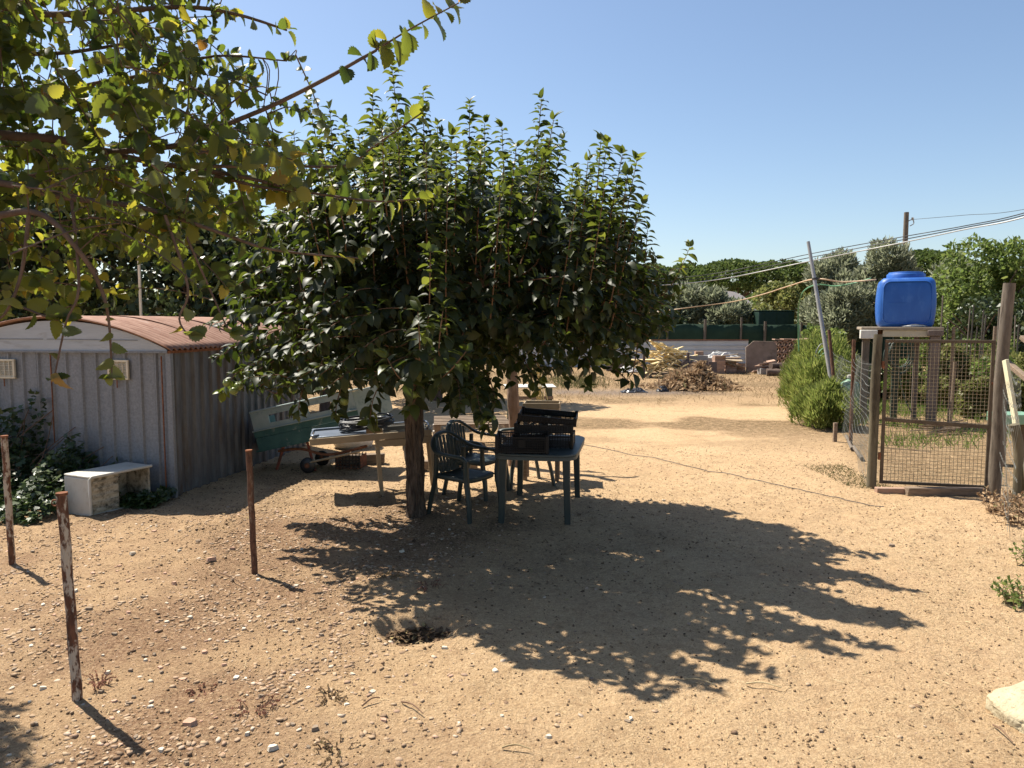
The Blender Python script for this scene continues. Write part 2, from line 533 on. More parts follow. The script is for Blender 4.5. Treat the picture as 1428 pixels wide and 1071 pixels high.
def ground_material():
    m = bpy.data.materials.new('sandy_soil'); m.use_nodes = True
    nt = m.node_tree; L = nt.links.new; b = nt.nodes['Principled BSDF']
    geo = _n(nt, 'ShaderNodeNewGeometry')
    def noise(scale, det=6, rough=.6, vec=None):
        n = _n(nt, 'ShaderNodeTexNoise'); n.inputs['Scale'].default_value = scale; n.inputs['Detail'].default_value = det; n.inputs['Roughness'].default_value = rough
        L(vec or geo.outputs['Position'], n.inputs['Vector']); return n.outputs['Fac']
    def ramp(fac, st):
        r = _n(nt, 'ShaderNodeValToRGB'); e = r.color_ramp.elements
        while len(e) < len(st): e.new(.5)
        for k, (p, c) in enumerate(st): e[k].position = p; e[k].color = (*c, 1)
        L(fac, r.inputs[0]); return r.outputs[0]
    def mix(f, a, c):
        x = _n(nt, 'ShaderNodeMix', data_type='RGBA'); L(f, x.inputs[0])
        if isinstance(a, tuple): x.inputs[6].default_value = (*a, 1)
        else: L(a, x.inputs[6])
        if isinstance(c, tuple): x.inputs[7].default_value = (*c, 1)
        else: L(c, x.inputs[7])
        return x.outputs[2]
    def mr(f, a, c, lo=0.0, hi=1.0):
        x = _n(nt, 'ShaderNodeMapRange'); L(f, x.inputs[0]); x.inputs[1].default_value = a; x.inputs[2].default_value = c
        x.inputs[3].default_value = lo; x.inputs[4].default_value = hi; return x.outputs[0]
    def mul(a, c):
        x = _n(nt, 'ShaderNodeMath', operation='MULTIPLY'); L(a, x.inputs[0])
        if isinstance(c, float): x.inputs[1].default_value = c
        else: L(c, x.inputs[1])
        return x.outputs[0]
    def at(n):
        a = _n(nt, 'ShaderNodeAttribute'); a.attribute_name = n; return a.outputs['Fac']
    sand = ramp(noise(1.1, 8, .65), [(.30, (.44, .288, .153)), (.5, (.60, .410, .230)), (.72, (.70, .50, .298))])
    grain = ramp(noise(95, 5, .75), [(.34, (.20, .126, .066)), (.46, (.57, .39, .215)), (.60, (.80, .60, .38))])
    c = mix(mr(noise(17, 4), .3, .75, .35, .75), sand, grain)
    c = mix(mr(noise(7, 8, .8), .50, .68, 0, .55), c, (.34, .20, .108))
    c = mix(mr(noise(.55, 6, .7), .50, .72, 0, .38), c, (.36, .205, .112))
    c = mix(mr(noise(22, 9, .9), .48, .64, 0, .58), c, (.25, .15, .08))
    # dark crumbs, straw-coloured bits
    v = _n(nt, 'ShaderNodeTexVoronoi'); v.inputs['Scale'].default_value = 38; L(geo.outputs['Position'], v.inputs['Vector'])
    crumbs = mul(mr(v.outputs['Distance'], .16, .09), mr(noise(7), .42, .55))
    c = mix(mul(crumbs, .85), c, (.115, .075, .045))
    g = mul(at('gravelly'), mr(noise(26, 7, .7), .26, .50))
    c = mix(mul(g, 1.0), c, ramp(noise(60, 5, .7), [(.35, (.15, .085, .050)), (.5, (.30, .182, .106)), (.68, (.45, .31, .20))]))
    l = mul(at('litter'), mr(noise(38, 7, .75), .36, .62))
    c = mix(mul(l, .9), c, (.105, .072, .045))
    gr = mul(at('grassy'), mr(noise(9, 8, .75), .28, .55))
    c = mix(mul(gr, .95), c, ramp(noise(30, 6, .7), [(.3, (.085, .072, .032)), (.5, (.165, .108, .056)), (.7, (.26, .175, .095))]))
    c = mix(mul(at('cinder'), mr(noise(14, 7), .3, .6)), c, (.15, .125, .115))
    L(c, b.inputs['Base Color'])
    b.inputs['Roughness'].default_value = .95; b.inputs['Specular IOR Level'].default_value = .1
    h1 = noise(34, 8, .72); h2 = noise(150, 4, .7)
    ad = _n(nt, 'ShaderNodeMath', operation='MULTIPLY_ADD'); L(h2, ad.inputs[0]); ad.inputs[1].default_value = .28; L(h1, ad.inputs[2])
    bp = _n(nt, 'ShaderNodeBump'); bp.inputs['Strength'].default_value = .9; bp.inputs['Distance'].default_value = .05
    L(ad.outputs[0], bp.inputs['Height']); L(bp.outputs[0], b.inputs['Normal'])
    return m
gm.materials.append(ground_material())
ground = link('ground', gm)
tag(ground, 'sandy tan earth yard with gravel, dry grass patches and a dug hole', 'ground', kind='structure')

# ================================================================== metal shed
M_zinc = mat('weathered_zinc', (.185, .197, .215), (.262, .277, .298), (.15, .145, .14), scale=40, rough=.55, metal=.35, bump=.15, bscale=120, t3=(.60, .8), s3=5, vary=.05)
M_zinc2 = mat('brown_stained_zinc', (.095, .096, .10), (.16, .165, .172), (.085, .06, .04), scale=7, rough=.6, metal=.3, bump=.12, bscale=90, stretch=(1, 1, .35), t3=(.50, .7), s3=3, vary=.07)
M_gable = mat('gable_sheet', (.40, .43, .45), (.47, .50, .52), (.33, .33, .32), scale=3, rough=.6, metal=.15, vary=.04, stretch=(1, 1, 5))
M_rust = mat('rust', (.16, .065, .035), (.27, .12, .065), (.08, .04, .028), scale=22, rough=.9, bump=.4, bscale=150, spec=.15)
M_rroof = mat('rusted_roof_sheet', (.25, .13, .09), (.40, .245, .18), (.58, .48, .42), scale=7, rough=.85, spec=.2, bump=.1, bscale=90, stretch=(.5, 2, 1), t3=(.60, .75), s3=4, vary=.1)
M_cream = mat('cream_plastic', (.60, .54, .40), (.68, .62, .48), (.42, .36, .26), scale=9, rough=.55, t3=(.6, .8))
M_dark = mat('dark_void', (.02, .02, .02), (.03, .03, .03), scale=4, rough=.9)

c0 = G(243, 694)
SHED_W, SHED_L, EAVE = 2.76, 3.7, 1.70
shed = thing('metal_shed', 'grey ribbed metal shed with curved rusty corrugated roof', 'shed', (c0.x, c0.y, c0.z - .03), R(-7.8))
# front wall, seamed panels
pw = SHED_W / 15
fp = MB().profile([(0, 0), (.012, -.026), (.03, -.026), (.046, -.002), (pw * .56, -.006), (pw, 0)], 0, EAVE, .004).mesh('wall_panel', M_zinc)
for i in range(15):
    o = link('wall_panel', fp, shed, (-SHED_W + i * pw, .004 * math.sin(i * 2.3), 0), (R(.25 * math.sin(i * 1.7)), 0, R(.6 * math.sin(i * 3.1))))
sw = SHED_L / 19
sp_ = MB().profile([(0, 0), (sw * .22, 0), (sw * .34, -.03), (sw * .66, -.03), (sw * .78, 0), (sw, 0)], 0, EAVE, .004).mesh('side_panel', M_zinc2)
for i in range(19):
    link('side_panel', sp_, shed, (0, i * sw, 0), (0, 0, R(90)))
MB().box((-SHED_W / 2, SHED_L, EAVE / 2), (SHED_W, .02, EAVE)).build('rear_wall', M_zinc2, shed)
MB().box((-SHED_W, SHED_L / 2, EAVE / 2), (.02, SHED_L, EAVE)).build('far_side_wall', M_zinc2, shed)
def arc(x):
    return EAVE + .02 + .35 * (1 - abs((x + SHED_W / 2) / (SHED_W / 2 + .05)) ** 2.1)
gx = [-SHED_W + k * SHED_W / 24 for k in range(25)]
def gable(y, z1):
    b = MB()
    vs = []
    for x in gx:
        zt = max(arc(x) - .02, z1 + .004)
        vs += [(x, y, z1), (x, y, zt), (x, y + .012, z1), (x, y + .012, zt)]
    fs = []
    for i in range(24):
        a = i * 4; c = a + 4
        fs += [[a, c, c + 1, a + 1], [a + 2, a + 3, c + 3, c + 2], [a + 1, c + 1, c + 3, a + 3], [a, a + 2, c + 2, c]]
    return b.add(vs, fs)
gable(-.034, EAVE - .01).build('gable_panel', M_gable, shed)
gable(SHED_L, EAVE).build('gable_panel', M_gable, shed)
MB().box((-SHED_W / 2, -.046, EAVE - .003), (SHED_W + .03, .02, .022)).build('lintel_strip', M_zinc, shed)
MB().bar((-SHED_W / 2 - .15, -.038, EAVE + .14), (-SHED_W + .3, -.038, EAVE + .14), .006, .008).bar((-SHED_W / 2 - .1, -.038, EAVE + .14), (-.35, -.038, EAVE + .13), .006, .008).build('gable_seam', M_zinc, shed)
MB().box((.010, -.012, EAVE / 2), (.07, .05, EAVE)).build('corner_trim', M_zinc, shed, bevel=.006)
MB().box((-.075, -.030, EAVE / 2 - .02), (.012, .012, EAVE - .06)).build('rust_seam', M_rust, shed)
MB().box((-SHED_W + 7 * pw + .02, -.031, EAVE / 2 + .3), (.008, .012, EAVE - .66)).build('rust_seam', M_rust, shed)
# roof sheets, corrugations run over the arch
for k in range(4):
    y0 = -.09 + k * .97; y1 = y0 + 1.02
    nyy = int((y1 - y0) / .11 * 10)
    vs = []; fs = []
    nn = 25
    for j in range(nyy + 1):
        y = y0 + (y1 - y0) * j / nyy
        for i in range(nn):
            x = -SHED_W - .07 + (SHED_W + .14) * i / (nn - 1)
            z = EAVE + .03 + .36 * (1 - abs((x + SHED_W / 2) / (SHED_W / 2 + .07)) ** 2.1) + .016 * math.cos(2 * math.pi * y / .11) + .006 * k + .008 * math.sin(3 * x + 5 * k)
            vs.append((x, y, z))
    for j in range(nyy):
        for i in range(nn - 1):
            a = j * nn + i
            fs.append([a, a + 1, a + nn + 1, a + nn])
    o = MB().add(vs, fs).build('roof_sheet', M_rroof, shed, smooth=60)
    sd = o.modifiers.new('thickness', 'SOLIDIFY'); sd.thickness = .004
MB().bar((.03, -.05, EAVE - .002), (.03, SHED_L, EAVE - .002), .035, .03).build('eave_rail', M_rust, shed)
# vents
for x in (-.60, -2.03):
    v = MB()
    w_, h_, z_ = .255, .225, 1.495
    v.box((x, -.04, z_ + h_ / 2 - .012), (w_, .03, .024)).box((x, -.04, z_ - h_ / 2 + .012), (w_, .03, .024))
    v.box((x - w_ / 2 + .012, -.0405, z_), (.024, .029, h_ - .05)).box((x + w_ / 2 - .012, -.0405, z_), (.024, .029, h_ - .05))
    vo = v.build('vent', M_cream, shed, bevel=.003)
    sl = MB().bar((-w_ / 2 + .022, 0, 0), (w_ / 2 - .022, 0, 0), .016, .004, up=(0, -.7, .7)).mesh('louvre', M_cream)
    for k in range(9):
        link('louvre', sl, vo, (x, -.040, z_ - h_ / 2 + .034 + k * .0195))
    for q in (-.06, 0, .06):
        MB().box((x + q, -.0535, z_), (.008, .004, h_ - .05)).build('mullion', M_cream, vo)
    MB().box((x, -.031, z_), (w_ - .04, .004, h_ - .04)).build('backing', mat('vent_backing', (.36, .31, .22), rough=.9), vo)
    MB().box((x - .03, -.030, z_ - h_ / 2 - .05), (.012, .006, .09)).build('rust_streak', M_rust, vo)

# ================================================================== laundry tub lying on its side
M_wplast = mat('aged_white_plastic', (.48, .46, .40), (.56, .535, .47), (.40, .34, .25), scale=4, rough=.45, spec=.4, t3=(.55, .75), s3=6)
M_mould = mat('mouldy_plastic', (.42, .36, .26), (.54, .48, .37), (.06, .05, .03), scale=5, rough=.8, t3=(.46, .66), s3=11)
tA = G(126, 721)
tub = thing('laundry_tub', 'dirty white plastic laundry tub tipped on its side by the shed', 'laundry tub', (tA.x, tA.y, tA.z - .02), math.atan2(.90, .43))
TL, TD, TH = .74, .40, .43
# local x along the length (away), y away from the opening (to the left), z up; opening at y = 0
t = MB()
t.box((TL / 2, TD / 2, TH - .0125), (TL, TD, .025)).build('side_wall', M_wplast, tub, bevel=.012, seg=3)
MB().box((TL / 2, TD / 2, .012), (TL - .03, TD - .02, .022)).build('side_wall', M_wplast, tub, bevel=.008)
MB().box((.0125, TD / 2, TH / 2 - .013), (.025, TD - .01, TH - .025)).build('end_wall', M_wplast, tub, bevel=.01, seg=3)
MB().box((TL - .0125, TD / 2, TH / 2 - .013), (.025, TD - .03, TH - .03)).build('end_wall', M_mould, tub, bevel=.01, seg=3)
MB().box((TL / 2, TD - .015, TH / 2 - .013), (TL - .052, .024, TH - .052)).build('bottom_wall', M_mould, tub, bevel=.006)
MB().ribbon([(TL, -.012, TH - .012), (.02, -.012, TH - .012), (0, -.012, TH - .035), (0, -.012, .03)], .03, .022, up=(0, 1, 0)).build('rim', M_wplast, tub, smooth=50)
wb = MB().add([(.03, .012, .02), (.36, .03, .02), (.36, .03, TH - .03), (.03, .012, TH - .03), (.03, .045, .02), (.36, .30, .02), (.36, .30, TH - .03), (.03, .045, TH - .03)],
              [[0, 1, 2, 3], [7, 6, 5, 4], [1, 5, 6, 2], [0, 3, 7, 4], [3, 2, 6, 7], [0, 4, 5, 1]])
wbo = wb.build('washboard', M_mould, tub, bevel=.006)
for k in range(5):
    z = .06 + k * .072
    MB().bar((.05, .010, z), (.345, .026, z), .012, .034).build('rib', M_mould, wbo, bevel=.005)

# ================================================================== rusty pipe posts
M_wrust = mat('flaking_white_over_rust', (.065, .032, .021), (.19, .088, .05), (.46, .40, .32), scale=40, rough=.8, metal=.1, bump=.7, bscale=90, t3=(.48, .54), s3=22, stretch=(1, 1, .35), vary=.03)
M_rpost = mat('rusty_post', (.060, .032, .022), (.175, .088, .053), (.28, .20, .14), scale=40, rough=.9, bump=.4, bscale=120, stretch=(1, 1, .4), vary=.05)
def post(base, top_px, Y, r, m, label, ring=False):
    top = P(top_px[0], top_px[1], Y)
    t = thing('pipe_post', label, 'post', base, group='rusty pipe posts standing in the yard')
    d = top - base
    n = 14
    pts = [d * (k / n) + Vector((.002 * math.sin(k * 1.3), 0, 0)) for k in range(n + 1)]
    pts[0] = Vector((0, 0, -.12))
    MB().tube(pts, [r * (1 + .02 * math.sin(k * 2.1)) for k in range(n + 1)], 20).build('pipe', m, t, smooth=50)
    MB().tube([d * .992, d * 1.004], r * 1.12, 20).build('cap', M_rust, t, smooth=50)
    if ring:
        rp = [d * .955 + Vector((-r - .014 + .016 * math.cos(a), 0, .016 * math.sin(a))) for a in [2 * math.pi * k / 12 for k in range(12)]]
        MB().tube(rp, .004, 6, closed=True).build('wire_ring', M_rust, t, smooth=60)
    return t
b1 = G(108, 977)
post(b1, (86, 688), b1.y - .015, .0255, M_wrust, 'rusty post with flaking white paint, tallest in the foreground', True)
b2 = G(355, 797)
post(b2, (347, 628), b2.y, .024, M_rpost, 'brown rusty pipe post at the edge of the tree shade')
b3 = G(17, 787)
post(b3, (6, 608), b3.y, .0255, M_wrust, 'rusty pipe post beside the ivy, at the photo edge')

# ================================================================== leaves on shoots
class Foliage:
    def __init__(s): s.p = []; s.a = []; s.u = []; s.s = []
    def add(s, p, a, u, z): s.p.append(tuple(p)); s.a.append(tuple(a)); s.u.append(tuple(u)); s.s.append(z)
    def arrays(s):
        p = np.array(s.p); T = frames(np.array(s.a), np.array(s.u)) * np.array(s.s)[:, None, None]
        return p, T

def shoot(F, wood, pts, r0, r1, size, gap, start=.12, el0=-10, el1=55, worldup=.3, rr=random, twig_n=5, droop_leaf=0.0, planar=False, young=None):
    pts = smooth_path(pts, 4)
    n = len(pts)
    if wood is not None:
        wood.tube(pts, [r0 + (r1 - r0) * k / (n - 1) for k in range(n)], twig_n)
    seg = [(pts[i + 1] - pts[i]).length for i in range(n - 1)]
    tot = sum(seg)
    s = tot * start
    az = rr.uniform(0, 6.28)
    while s < tot:
        acc = 0; i = 0
        while i < n - 2 and acc + seg[i] < s: acc += seg[i]; i += 1
        f = (s - acc) / max(seg[i], 1e-6)
        p = pts[i].lerp(pts[i + 1], f)
        t = (pts[i + 1] - pts[i]).normalized()
        q = t.cross(Vector((.13, .21, 1))); q = q.normalized() if q.length > .05 else Vector((1, 0, 0))
        w = t.cross(q)
        az += R(137.5) if not planar else math.pi + rr.uniform(-.5, .5)
        rad = q * math.cos(az) + w * math.sin(az)
        u = s / tot
        el = R(el0 + (el1 - el0) * u ** 2.2 + rr.uniform(-14, 14))
        d = rad * math.cos(el) + t * math.sin(el) + Vector((0, 0, -droop_leaf))
        up = t * (1 - worldup) + Vector((0, 0, worldup)) + Vector((rr.uniform(-.25, .25), rr.uniform(-.25, .25), 0))
        z = size * rr.uniform(.55, 1.2) * (1 - .30 * max(0, u - .85) / .15)
        (young if young is not None and u > .80 and rr.random() < .8 else F).add(p, d, up, z)
        s += gap * rr.uniform(.7, 1.3) * (1 - .45 * u)
    # the growing tip
    for k in range(3):
        (young if young is not None else F).add(pts[-1], Vector((rr.uniform(-.9, .9), rr.uniform(-.9, .9), .7)) + (pts[-1] - pts[-2]).normalized() * .5, Vector((rr.uniform(-1, 1), rr.uniform(-1, 1), .8)), size * rr.uniform(.5, .8))

def split_leaves(F, tmpl, m, parent, name_part, keep, score, base):
    """the leaves that show largest are parts of their own; the rest is one mass"""
    p, T = F.arrays()
    sc = np.array([score(q, s) for q, s in zip(p, F.s)])
    order = np.argsort(-sc)
    big, rest = order[:keep], order[keep:]
    p = p - np.array(base)
    me = inst_mesh(name_part, tmpl, T[rest], p[rest], m, True)
    o = link(name_part, me, parent); o['kind'] = 'stuff'
    one = inst_mesh('leaf', tmpl, np.eye(3)[None], np.zeros((1, 3)), m, True)
    for k in big:
        lf = link('leaf', one, parent)
        lf.matrix_basis = Matrix.Translation(Vector(p[k])) @ Matrix(T[k].tolist()).to_4x4()
    return o

# ================================================================== persimmon tree in the yard
M_bark = mat('persimmon_bark', (.035, .023, .016), (.15, .108, .078), (.02, .014, .010), scale=38, rough=.95, bump=1.0, bscale=60, stretch=(1, 1, .16), vary=0)
M_twig = mat('brown_twig', (.13, .075, .045), (.20, .12, .075), scale=20, rough=.85, vary=.05)
M_pleaf = leaf_mat('persimmon_leaf', [(0, (.015, .022, .009)), (.45, (.022, .032, .012)), (.8, (.034, .047, .016)), (1, (.052, .066, .022))], trans=.22, rough=.50, spec=.30,
                   tstops=[(0, (.06, .10, .012)), (.6, (.12, .18, .02)), (1, (.24, .29, .035))], back=(.03, .04, .021))
tb = on(*TREE_XY)
tree = thing('persimmon_tree', 'dense round persimmon tree with upright shoots, standing mid yard', 'tree', tb)
def bark_tube(pts, rs, n=28, amp=.10, seed=0):
    pts = smooth_path(pts, 10); m = len(pts)
    v = MB()
    def sec(i):
        f = i / (m - 1) * (len(rs) - 1); k = min(int(f), len(rs) - 2); r = rs[k] + (rs[k + 1] - rs[k]) * (f - k)
        out = []
        for j in range(n):
            a = 2 * math.pi * j / n
            nz = float(vnoise(j * .8 + (3.1 if j % 2 else 0), i * .33, seed)) + .6 * float(vnoise(j * 1.7, i * .9, seed + 4))
            out.append((math.cos(a) * r * (1 + amp * nz), math.sin(a) * r * (1 + amp * nz)))
        return out
    return v.sweep(pts, sec, up=None)
bark_tube([(0, 0, -.1), (0, 0, .05), (.0, 0, .5), (-.01, 0, 1.0), (.01, 0, 1.45), (.0, 0, 1.75)], [.112, .096, .088, .086, .088, .10], 44, .2).build('trunk', M_bark, tree, smooth=70)
rt = random.Random(5)
limbs = MB()
limb_pts = []
for k, (a, l, z) in enumerate([(10, 1.5, 2.35), (65, 1.4, 2.5), (120, 1.5, 2.4), (175, 1.6, 2.2), (235, 1.4, 2.2), (300, 1.5, 2.3), (340, 1.7, 2.2), (90, .6, 3.0), (270, .6, 2.9)]):
    ca, sa = math.cos(R(a)), math.sin(R(a))
    pts = [Vector((0, 0, 1.45)), Vector((ca * l * .35, sa * l * .35, 1.45 + (z - 1.45) * .55)), Vector((ca * l * .7, sa * l * .7, 1.45 + (z - 1.45) * .85)), Vector((ca * l, sa * l, z))]
    sp = smooth_path(pts, 6)
    limbs.tube(sp, [.055 - .035 * q / (len(sp) - 1) for q in range(len(sp))], 8)
    limb_pts += sp[6:]
limbs.build('limbs', M_bark, tree, smooth=60)

PF = Foliage(); PY = Foliage(); pw_ = MB()
CX, CY = -.62, 7.35
OUT = [(280, 430), (300, 330), (350, 250), (400, 175), (430, 150), (470, 160), (520, 120), (545, 95), (575, 120), (600, 135), (655, 148), (700, 178), (735, 160), (755, 140), (785, 180), (810, 195), (845, 198), (875, 215), (890, 228), (903, 290), (930, 380), (950, 420)]
def outline(px):
    xs_ = [a for a, b in OUT]; ys_ = [b for a, b in OUT]
    return float(np.interp(px, xs_, ys_))
def attach(tip):
    """nearest limb point below a tip"""
    c = min(limb_pts, key=lambda q: (q + tb - tip).length + (0 if (q + tb).z < tip.z else .6))
    return c + tb
# named tall shoots along the sky line: pixel of the tip, distance
for px, py, Y in [(546, 92, 7.4), (520, 132, 7.9), (590, 128, 7.2), (566, 160, 7.7), (655, 146, 7.3), (676, 172, 7.9), (700, 178, 7.3), (755, 138, 6.9), (772, 168, 6.5), (735, 205, 7.9), (785, 195, 8.0),
                  (838, 196, 6.3), (846, 200, 7.2), (868, 215, 6.2), (888, 224, 6.9), (875, 245, 6.1), (820, 225, 6.2), (430, 140, 8.2), (460, 152, 7.9), (480, 170, 8.4), (410, 190, 7.6), (380, 225, 8.0),
                  (350, 255, 7.8), (630, 190, 6.0), (610, 175, 8.2), (500, 190, 5.9), (445, 190, 6.0), (895, 285, 6.2), (903, 320, 6.9), (325, 310, 7.8), (540, 170, 8.3), (720, 205, 6.0), (800, 235, 8.3)]:
    tip = P(px, py, Y)
    L_ = rt.uniform(1.0, 1.5)
    lean = Vector((tip.x - CX, tip.y - CY, 0)) * rt.uniform(.08, .16)
    bs = tip - Vector((0, 0, L_)) - lean
    shoot(PF, pw_, [attach(bs), bs, bs.lerp(tip, .5) + Vector((rt.uniform(-.04, .04), rt.uniform(-.04, .04), 0)), tip], .009, .003, .125, .030, .22, -12, 26, .25, rt, young=PY)
cnt = 0
while cnt < 165:           # upright shoots filling the dome
    a = rt.uniform(0, 6.283); r = 2.15 * math.sqrt(rt.random())
    x, y = CX + r * math.cos(a) * 1.04, CY + r * math.sin(a) * .98
    zt = 1.75 + 2.35 * max(0, 1 - (r / 2.6) ** 3) ** .5 * rt.uniform(.70, 1.12)
    tip = Vector((x, y, zt))
    px, py = proj(tip)
    if py < outline(px) + 48: continue
    L_ = rt.uniform(.7, 1.2)
    lean = Vector((x - CX, y - CY, 0)) * rt.uniform(.10, .22)
    bs = tip - Vector((0, 0, L_)) - lean
    shoot(PF, pw_, [attach(bs), bs, tip], .008, .003, .118, .032, .2, -14, 28, .3, rt, young=PY)
    cnt += 1
def zlow(x, y):            # the crown's lower edge
    px = proj((x, y, 1.4))[0]
    return float(np.interp(px, [290, 340, 480, 560, 640, 715, 760, 850, 885, 940], [1.26, 1.24, 1.46, 1.38, 1.16, 1.26, 1.50, 1.46, 1.66, 1.80]))
cnt = 0
while cnt < 205:          # side shoots, arching out and hanging
    a = rt.uniform(0, 6.283); r = rt.uniform(1.25, 2.42)
    ca, sa = math.cos(a), math.sin(a)
    z = rt.uniform(1.15, 3.0)
    lim = 2.46 if z < 2.2 else 2.46 - .5 * (z - 2.2)
    r = min(r, lim * (.92 + .30 * float(vnoise(a * 1.9, z * 1.1, 6))))
    x, y = CX + r * ca * 1.0, CY + r * sa * .95
    if z < zlow(x, y): continue
    tip = Vector((x, y, z))
    px, py = proj(tip)
    if py < outline(px) + 25 or px < 300 or px > 948: continue
    L_ = rt.uniform(.5, .9)
    bs = Vector((x - ca * L_ * .9, y - sa * L_ * .9, z + rt.uniform(-.05, .30)))
    mid = bs.lerp(tip, .55) + Vector((0, 0, rt.uniform(.02, .12)))
    shoot(PF, pw_, [attach(bs), bs, mid, tip], .007, .003, .108, .034, .25, 0, 40, .75, rt, droop_leaf=.18)
    cnt += 1
for px, py, Y in [(322, 420, 7.2), (306, 455, 7.0), (335, 395, 7.6), (315, 490, 6.9), (350, 440, 6.8), (300, 500, 7.1), (345, 480, 6.6), (330, 520, 6.7), (362, 410, 7.0),
                  (395, 450, 5.7), (415, 500, 5.5), (440, 470, 5.4), (385, 500, 5.8), (430, 535, 5.4), (455, 430, 5.5), (470, 510, 5.3), (410, 420, 5.9), (480, 460, 5.3), (450, 545, 5.35), (500, 490, 5.25), (400, 540, 5.6), (425, 450, 5.55), (515, 530, 5.2)] + [(920, 400, 6.9), (935, 430, 7.0), (925, 455, 6.8), (910, 430, 6.6), (940, 445, 7.2), (905, 470, 6.8), (930, 385, 7.4), (915, 360, 7.2)]:   # the side over the shed
    tip = P(px, py, Y); bs = tip + Vector((-.6, .05, .1) if px > 800 else (.65, .05, .12) if Y > 6 else (.45, .5, .15))
    shoot(PF, pw_, [attach(bs), bs, bs.lerp(tip, .55) + Vector((0, 0, .08)), tip], .007, .003, .108, .034, .2, 0, 40, .75, rt, droop_leaf=.18)
for pts in [  # hanging shoots in front, and the arm that reaches out
    [P(590, 490, 5.5), P(598, 440, 4.95), P(600, 352, 4.9)], [P(575, 530, 5.4), P(585, 500, 4.95), P(583, 435, 4.9)], [P(620, 520, 5.4), P(612, 490, 5.0), P(618, 430, 4.95)], [P(600, 540, 5.4), P(625, 520, 5.0), P(650, 490, 4.95)], [P(590, 540, 5.4), P(560, 530, 5.0), P(540, 500, 4.95)],
    [P(560, 520, 6.4), P(525, 545, 6.1), P(515, 590, 6.0)], [P(640, 510, 6.3), P(660, 540, 6.0), P(668, 585, 5.95)], [P(600, 530, 6.2), P(585, 545, 5.95), P(570, 575, 5.85)],
    [P(680, 520, 6.6), P(690, 560, 6.3), P(678, 600, 6.3)], [P(800, 480, 6.9), P(822, 505, 6.6), P(818, 540, 6.5)], [P(360, 500, 7.0), P(330, 520, 6.8), P(312, 548, 6.8)], [P(430, 520, 6.7), P(420, 550, 6.5), P(415, 580, 6.5)],
    [P(480, 530, 6.6), P(470, 560, 6.5), P(468, 580, 6.4)], [P(850, 440, 7.6), P(905, 425, 7.5), P(938, 395, 7.4), P(962, 345, 7.4)], [P(850, 450, 7.4), P(895, 452, 7.2), P(930, 462, 7.1)], [P(860, 420, 7.6), P(910, 420, 7.5), P(950, 405, 7.5)],
    [P(820, 480, 7.2), P(850, 490, 7.0), P(868, 500, 6.9)], [P(730, 500, 6.8), P(740, 520, 6.6), P(752, 545, 6.6)]]:
    shoot(PF, pw_, pts, .007, .003, .118, .036, .1, -5, 45, .6, rt, droop_leaf=.3, young=PY)
for k in range(2200):      # leaves of short spurs inside
    v = rand_dirs(1)[0]; r = rng.random() ** .45
    x, y = CX + 2.2 * v[0] * r, CY + 2.1 * v[1] * r
    z = 2.15 + (1.25 if v[2] > 0 else .85) * v[2] * r
    if z < zlow(x, y) - .02: continue
    px, py = proj((x, y, z))
    if py < outline(px) + 30: continue
    PF.add((x, y, z), (v[0] + rng.normal() * .5, v[1] + rng.normal() * .5, -.35 + rng.normal() * .35), (rng.normal() * .5, rng.normal() * .5, 1), .105 * rng.uniform(.7, 1.15))
pw_.shift(-tb).build('twigs', M_twig, tree, smooth=60)['kind'] = 'stuff'
def pscore(q, s):
    px, py = proj(q)
    d = math.hypot(q[0], q[1])
    sky = 1.0 if py < outline(px) + 60 else 0.0
    return s / d * 6 + .12 * sky
split_leaves(PF, PERS, M_pleaf, tree, 'foliage', 220, pscore, tb)
M_pyoung = leaf_mat('young_persimmon_leaf', [(0, (.045, .065, .016)), (.6, (.07, .095, .022)), (1, (.11, .13, .03))], trans=.38, rough=.42, spec=.38,
                    tstops=[(0, (.10, .14, .016)), (.6, (.17, .21, .025)), (1, (.29, .32, .045))])
split_leaves(PY, PERS, M_pyoung, tree, 'young_foliage', 80, pscore, tb)
M_fruit = mat('green_persimmon', (.16, .21, .05), (.24, .29, .08), scale=5, rough=.35, spec=.45, vary=.15)
fr = MB().lathe([(.001, -.030), (.018, -.029), (.031, -.018), (.036, .0), (.033, .016), (.020, .027), (.006, .025), (.001, .022)], 16).mesh('fruit', M_fruit, 60)
cal = MB()
for k in range(4):
    a = k * math.pi / 2
    cal.add([(0, 0, .028), (.02 * math.cos(a - .5), .02 * math.sin(a - .5), .031), (.034 * math.cos(a), .034 * math.sin(a), .030), (.02 * math.cos(a + .5), .02 * math.sin(a + .5), .031)], [[0, 1, 2, 3]])
cal = cal.mesh('calyx', mat('calyx', (.10, .12, .04), rough=.7))
for px, py, Y in [(317, 534, 6.75), (333, 538, 6.75), (326, 545, 6.7), (342, 514, 6.8), (409, 543, 6.45), (532, 480, 6.2), (575, 551, 5.9), (583, 549, 5.95), (686, 584, 6.3), (688, 555, 6.4), (841, 461, 6.9), (851, 461, 6.85), (868, 462, 6.9),
                  (840, 476, 6.9), (878, 476, 6.9), (884, 478, 6.95), (858, 482, 6.9), (833, 505, 6.7), (840, 503, 6.75), (848, 505, 6.8), (843, 421, 6.9), (672, 586, 6.2), (757, 530, 6.6), (480, 560, 6.5)]:
    q = P(px, py, Y) - tb
    f = link('fruit', fr, tree, q, (rt.uniform(-.3, .3), rt.uniform(-.3, .3), rt.uniform(0, 6)), (1.1, 1.1, 1.1))
    link('calyx', cal, f)

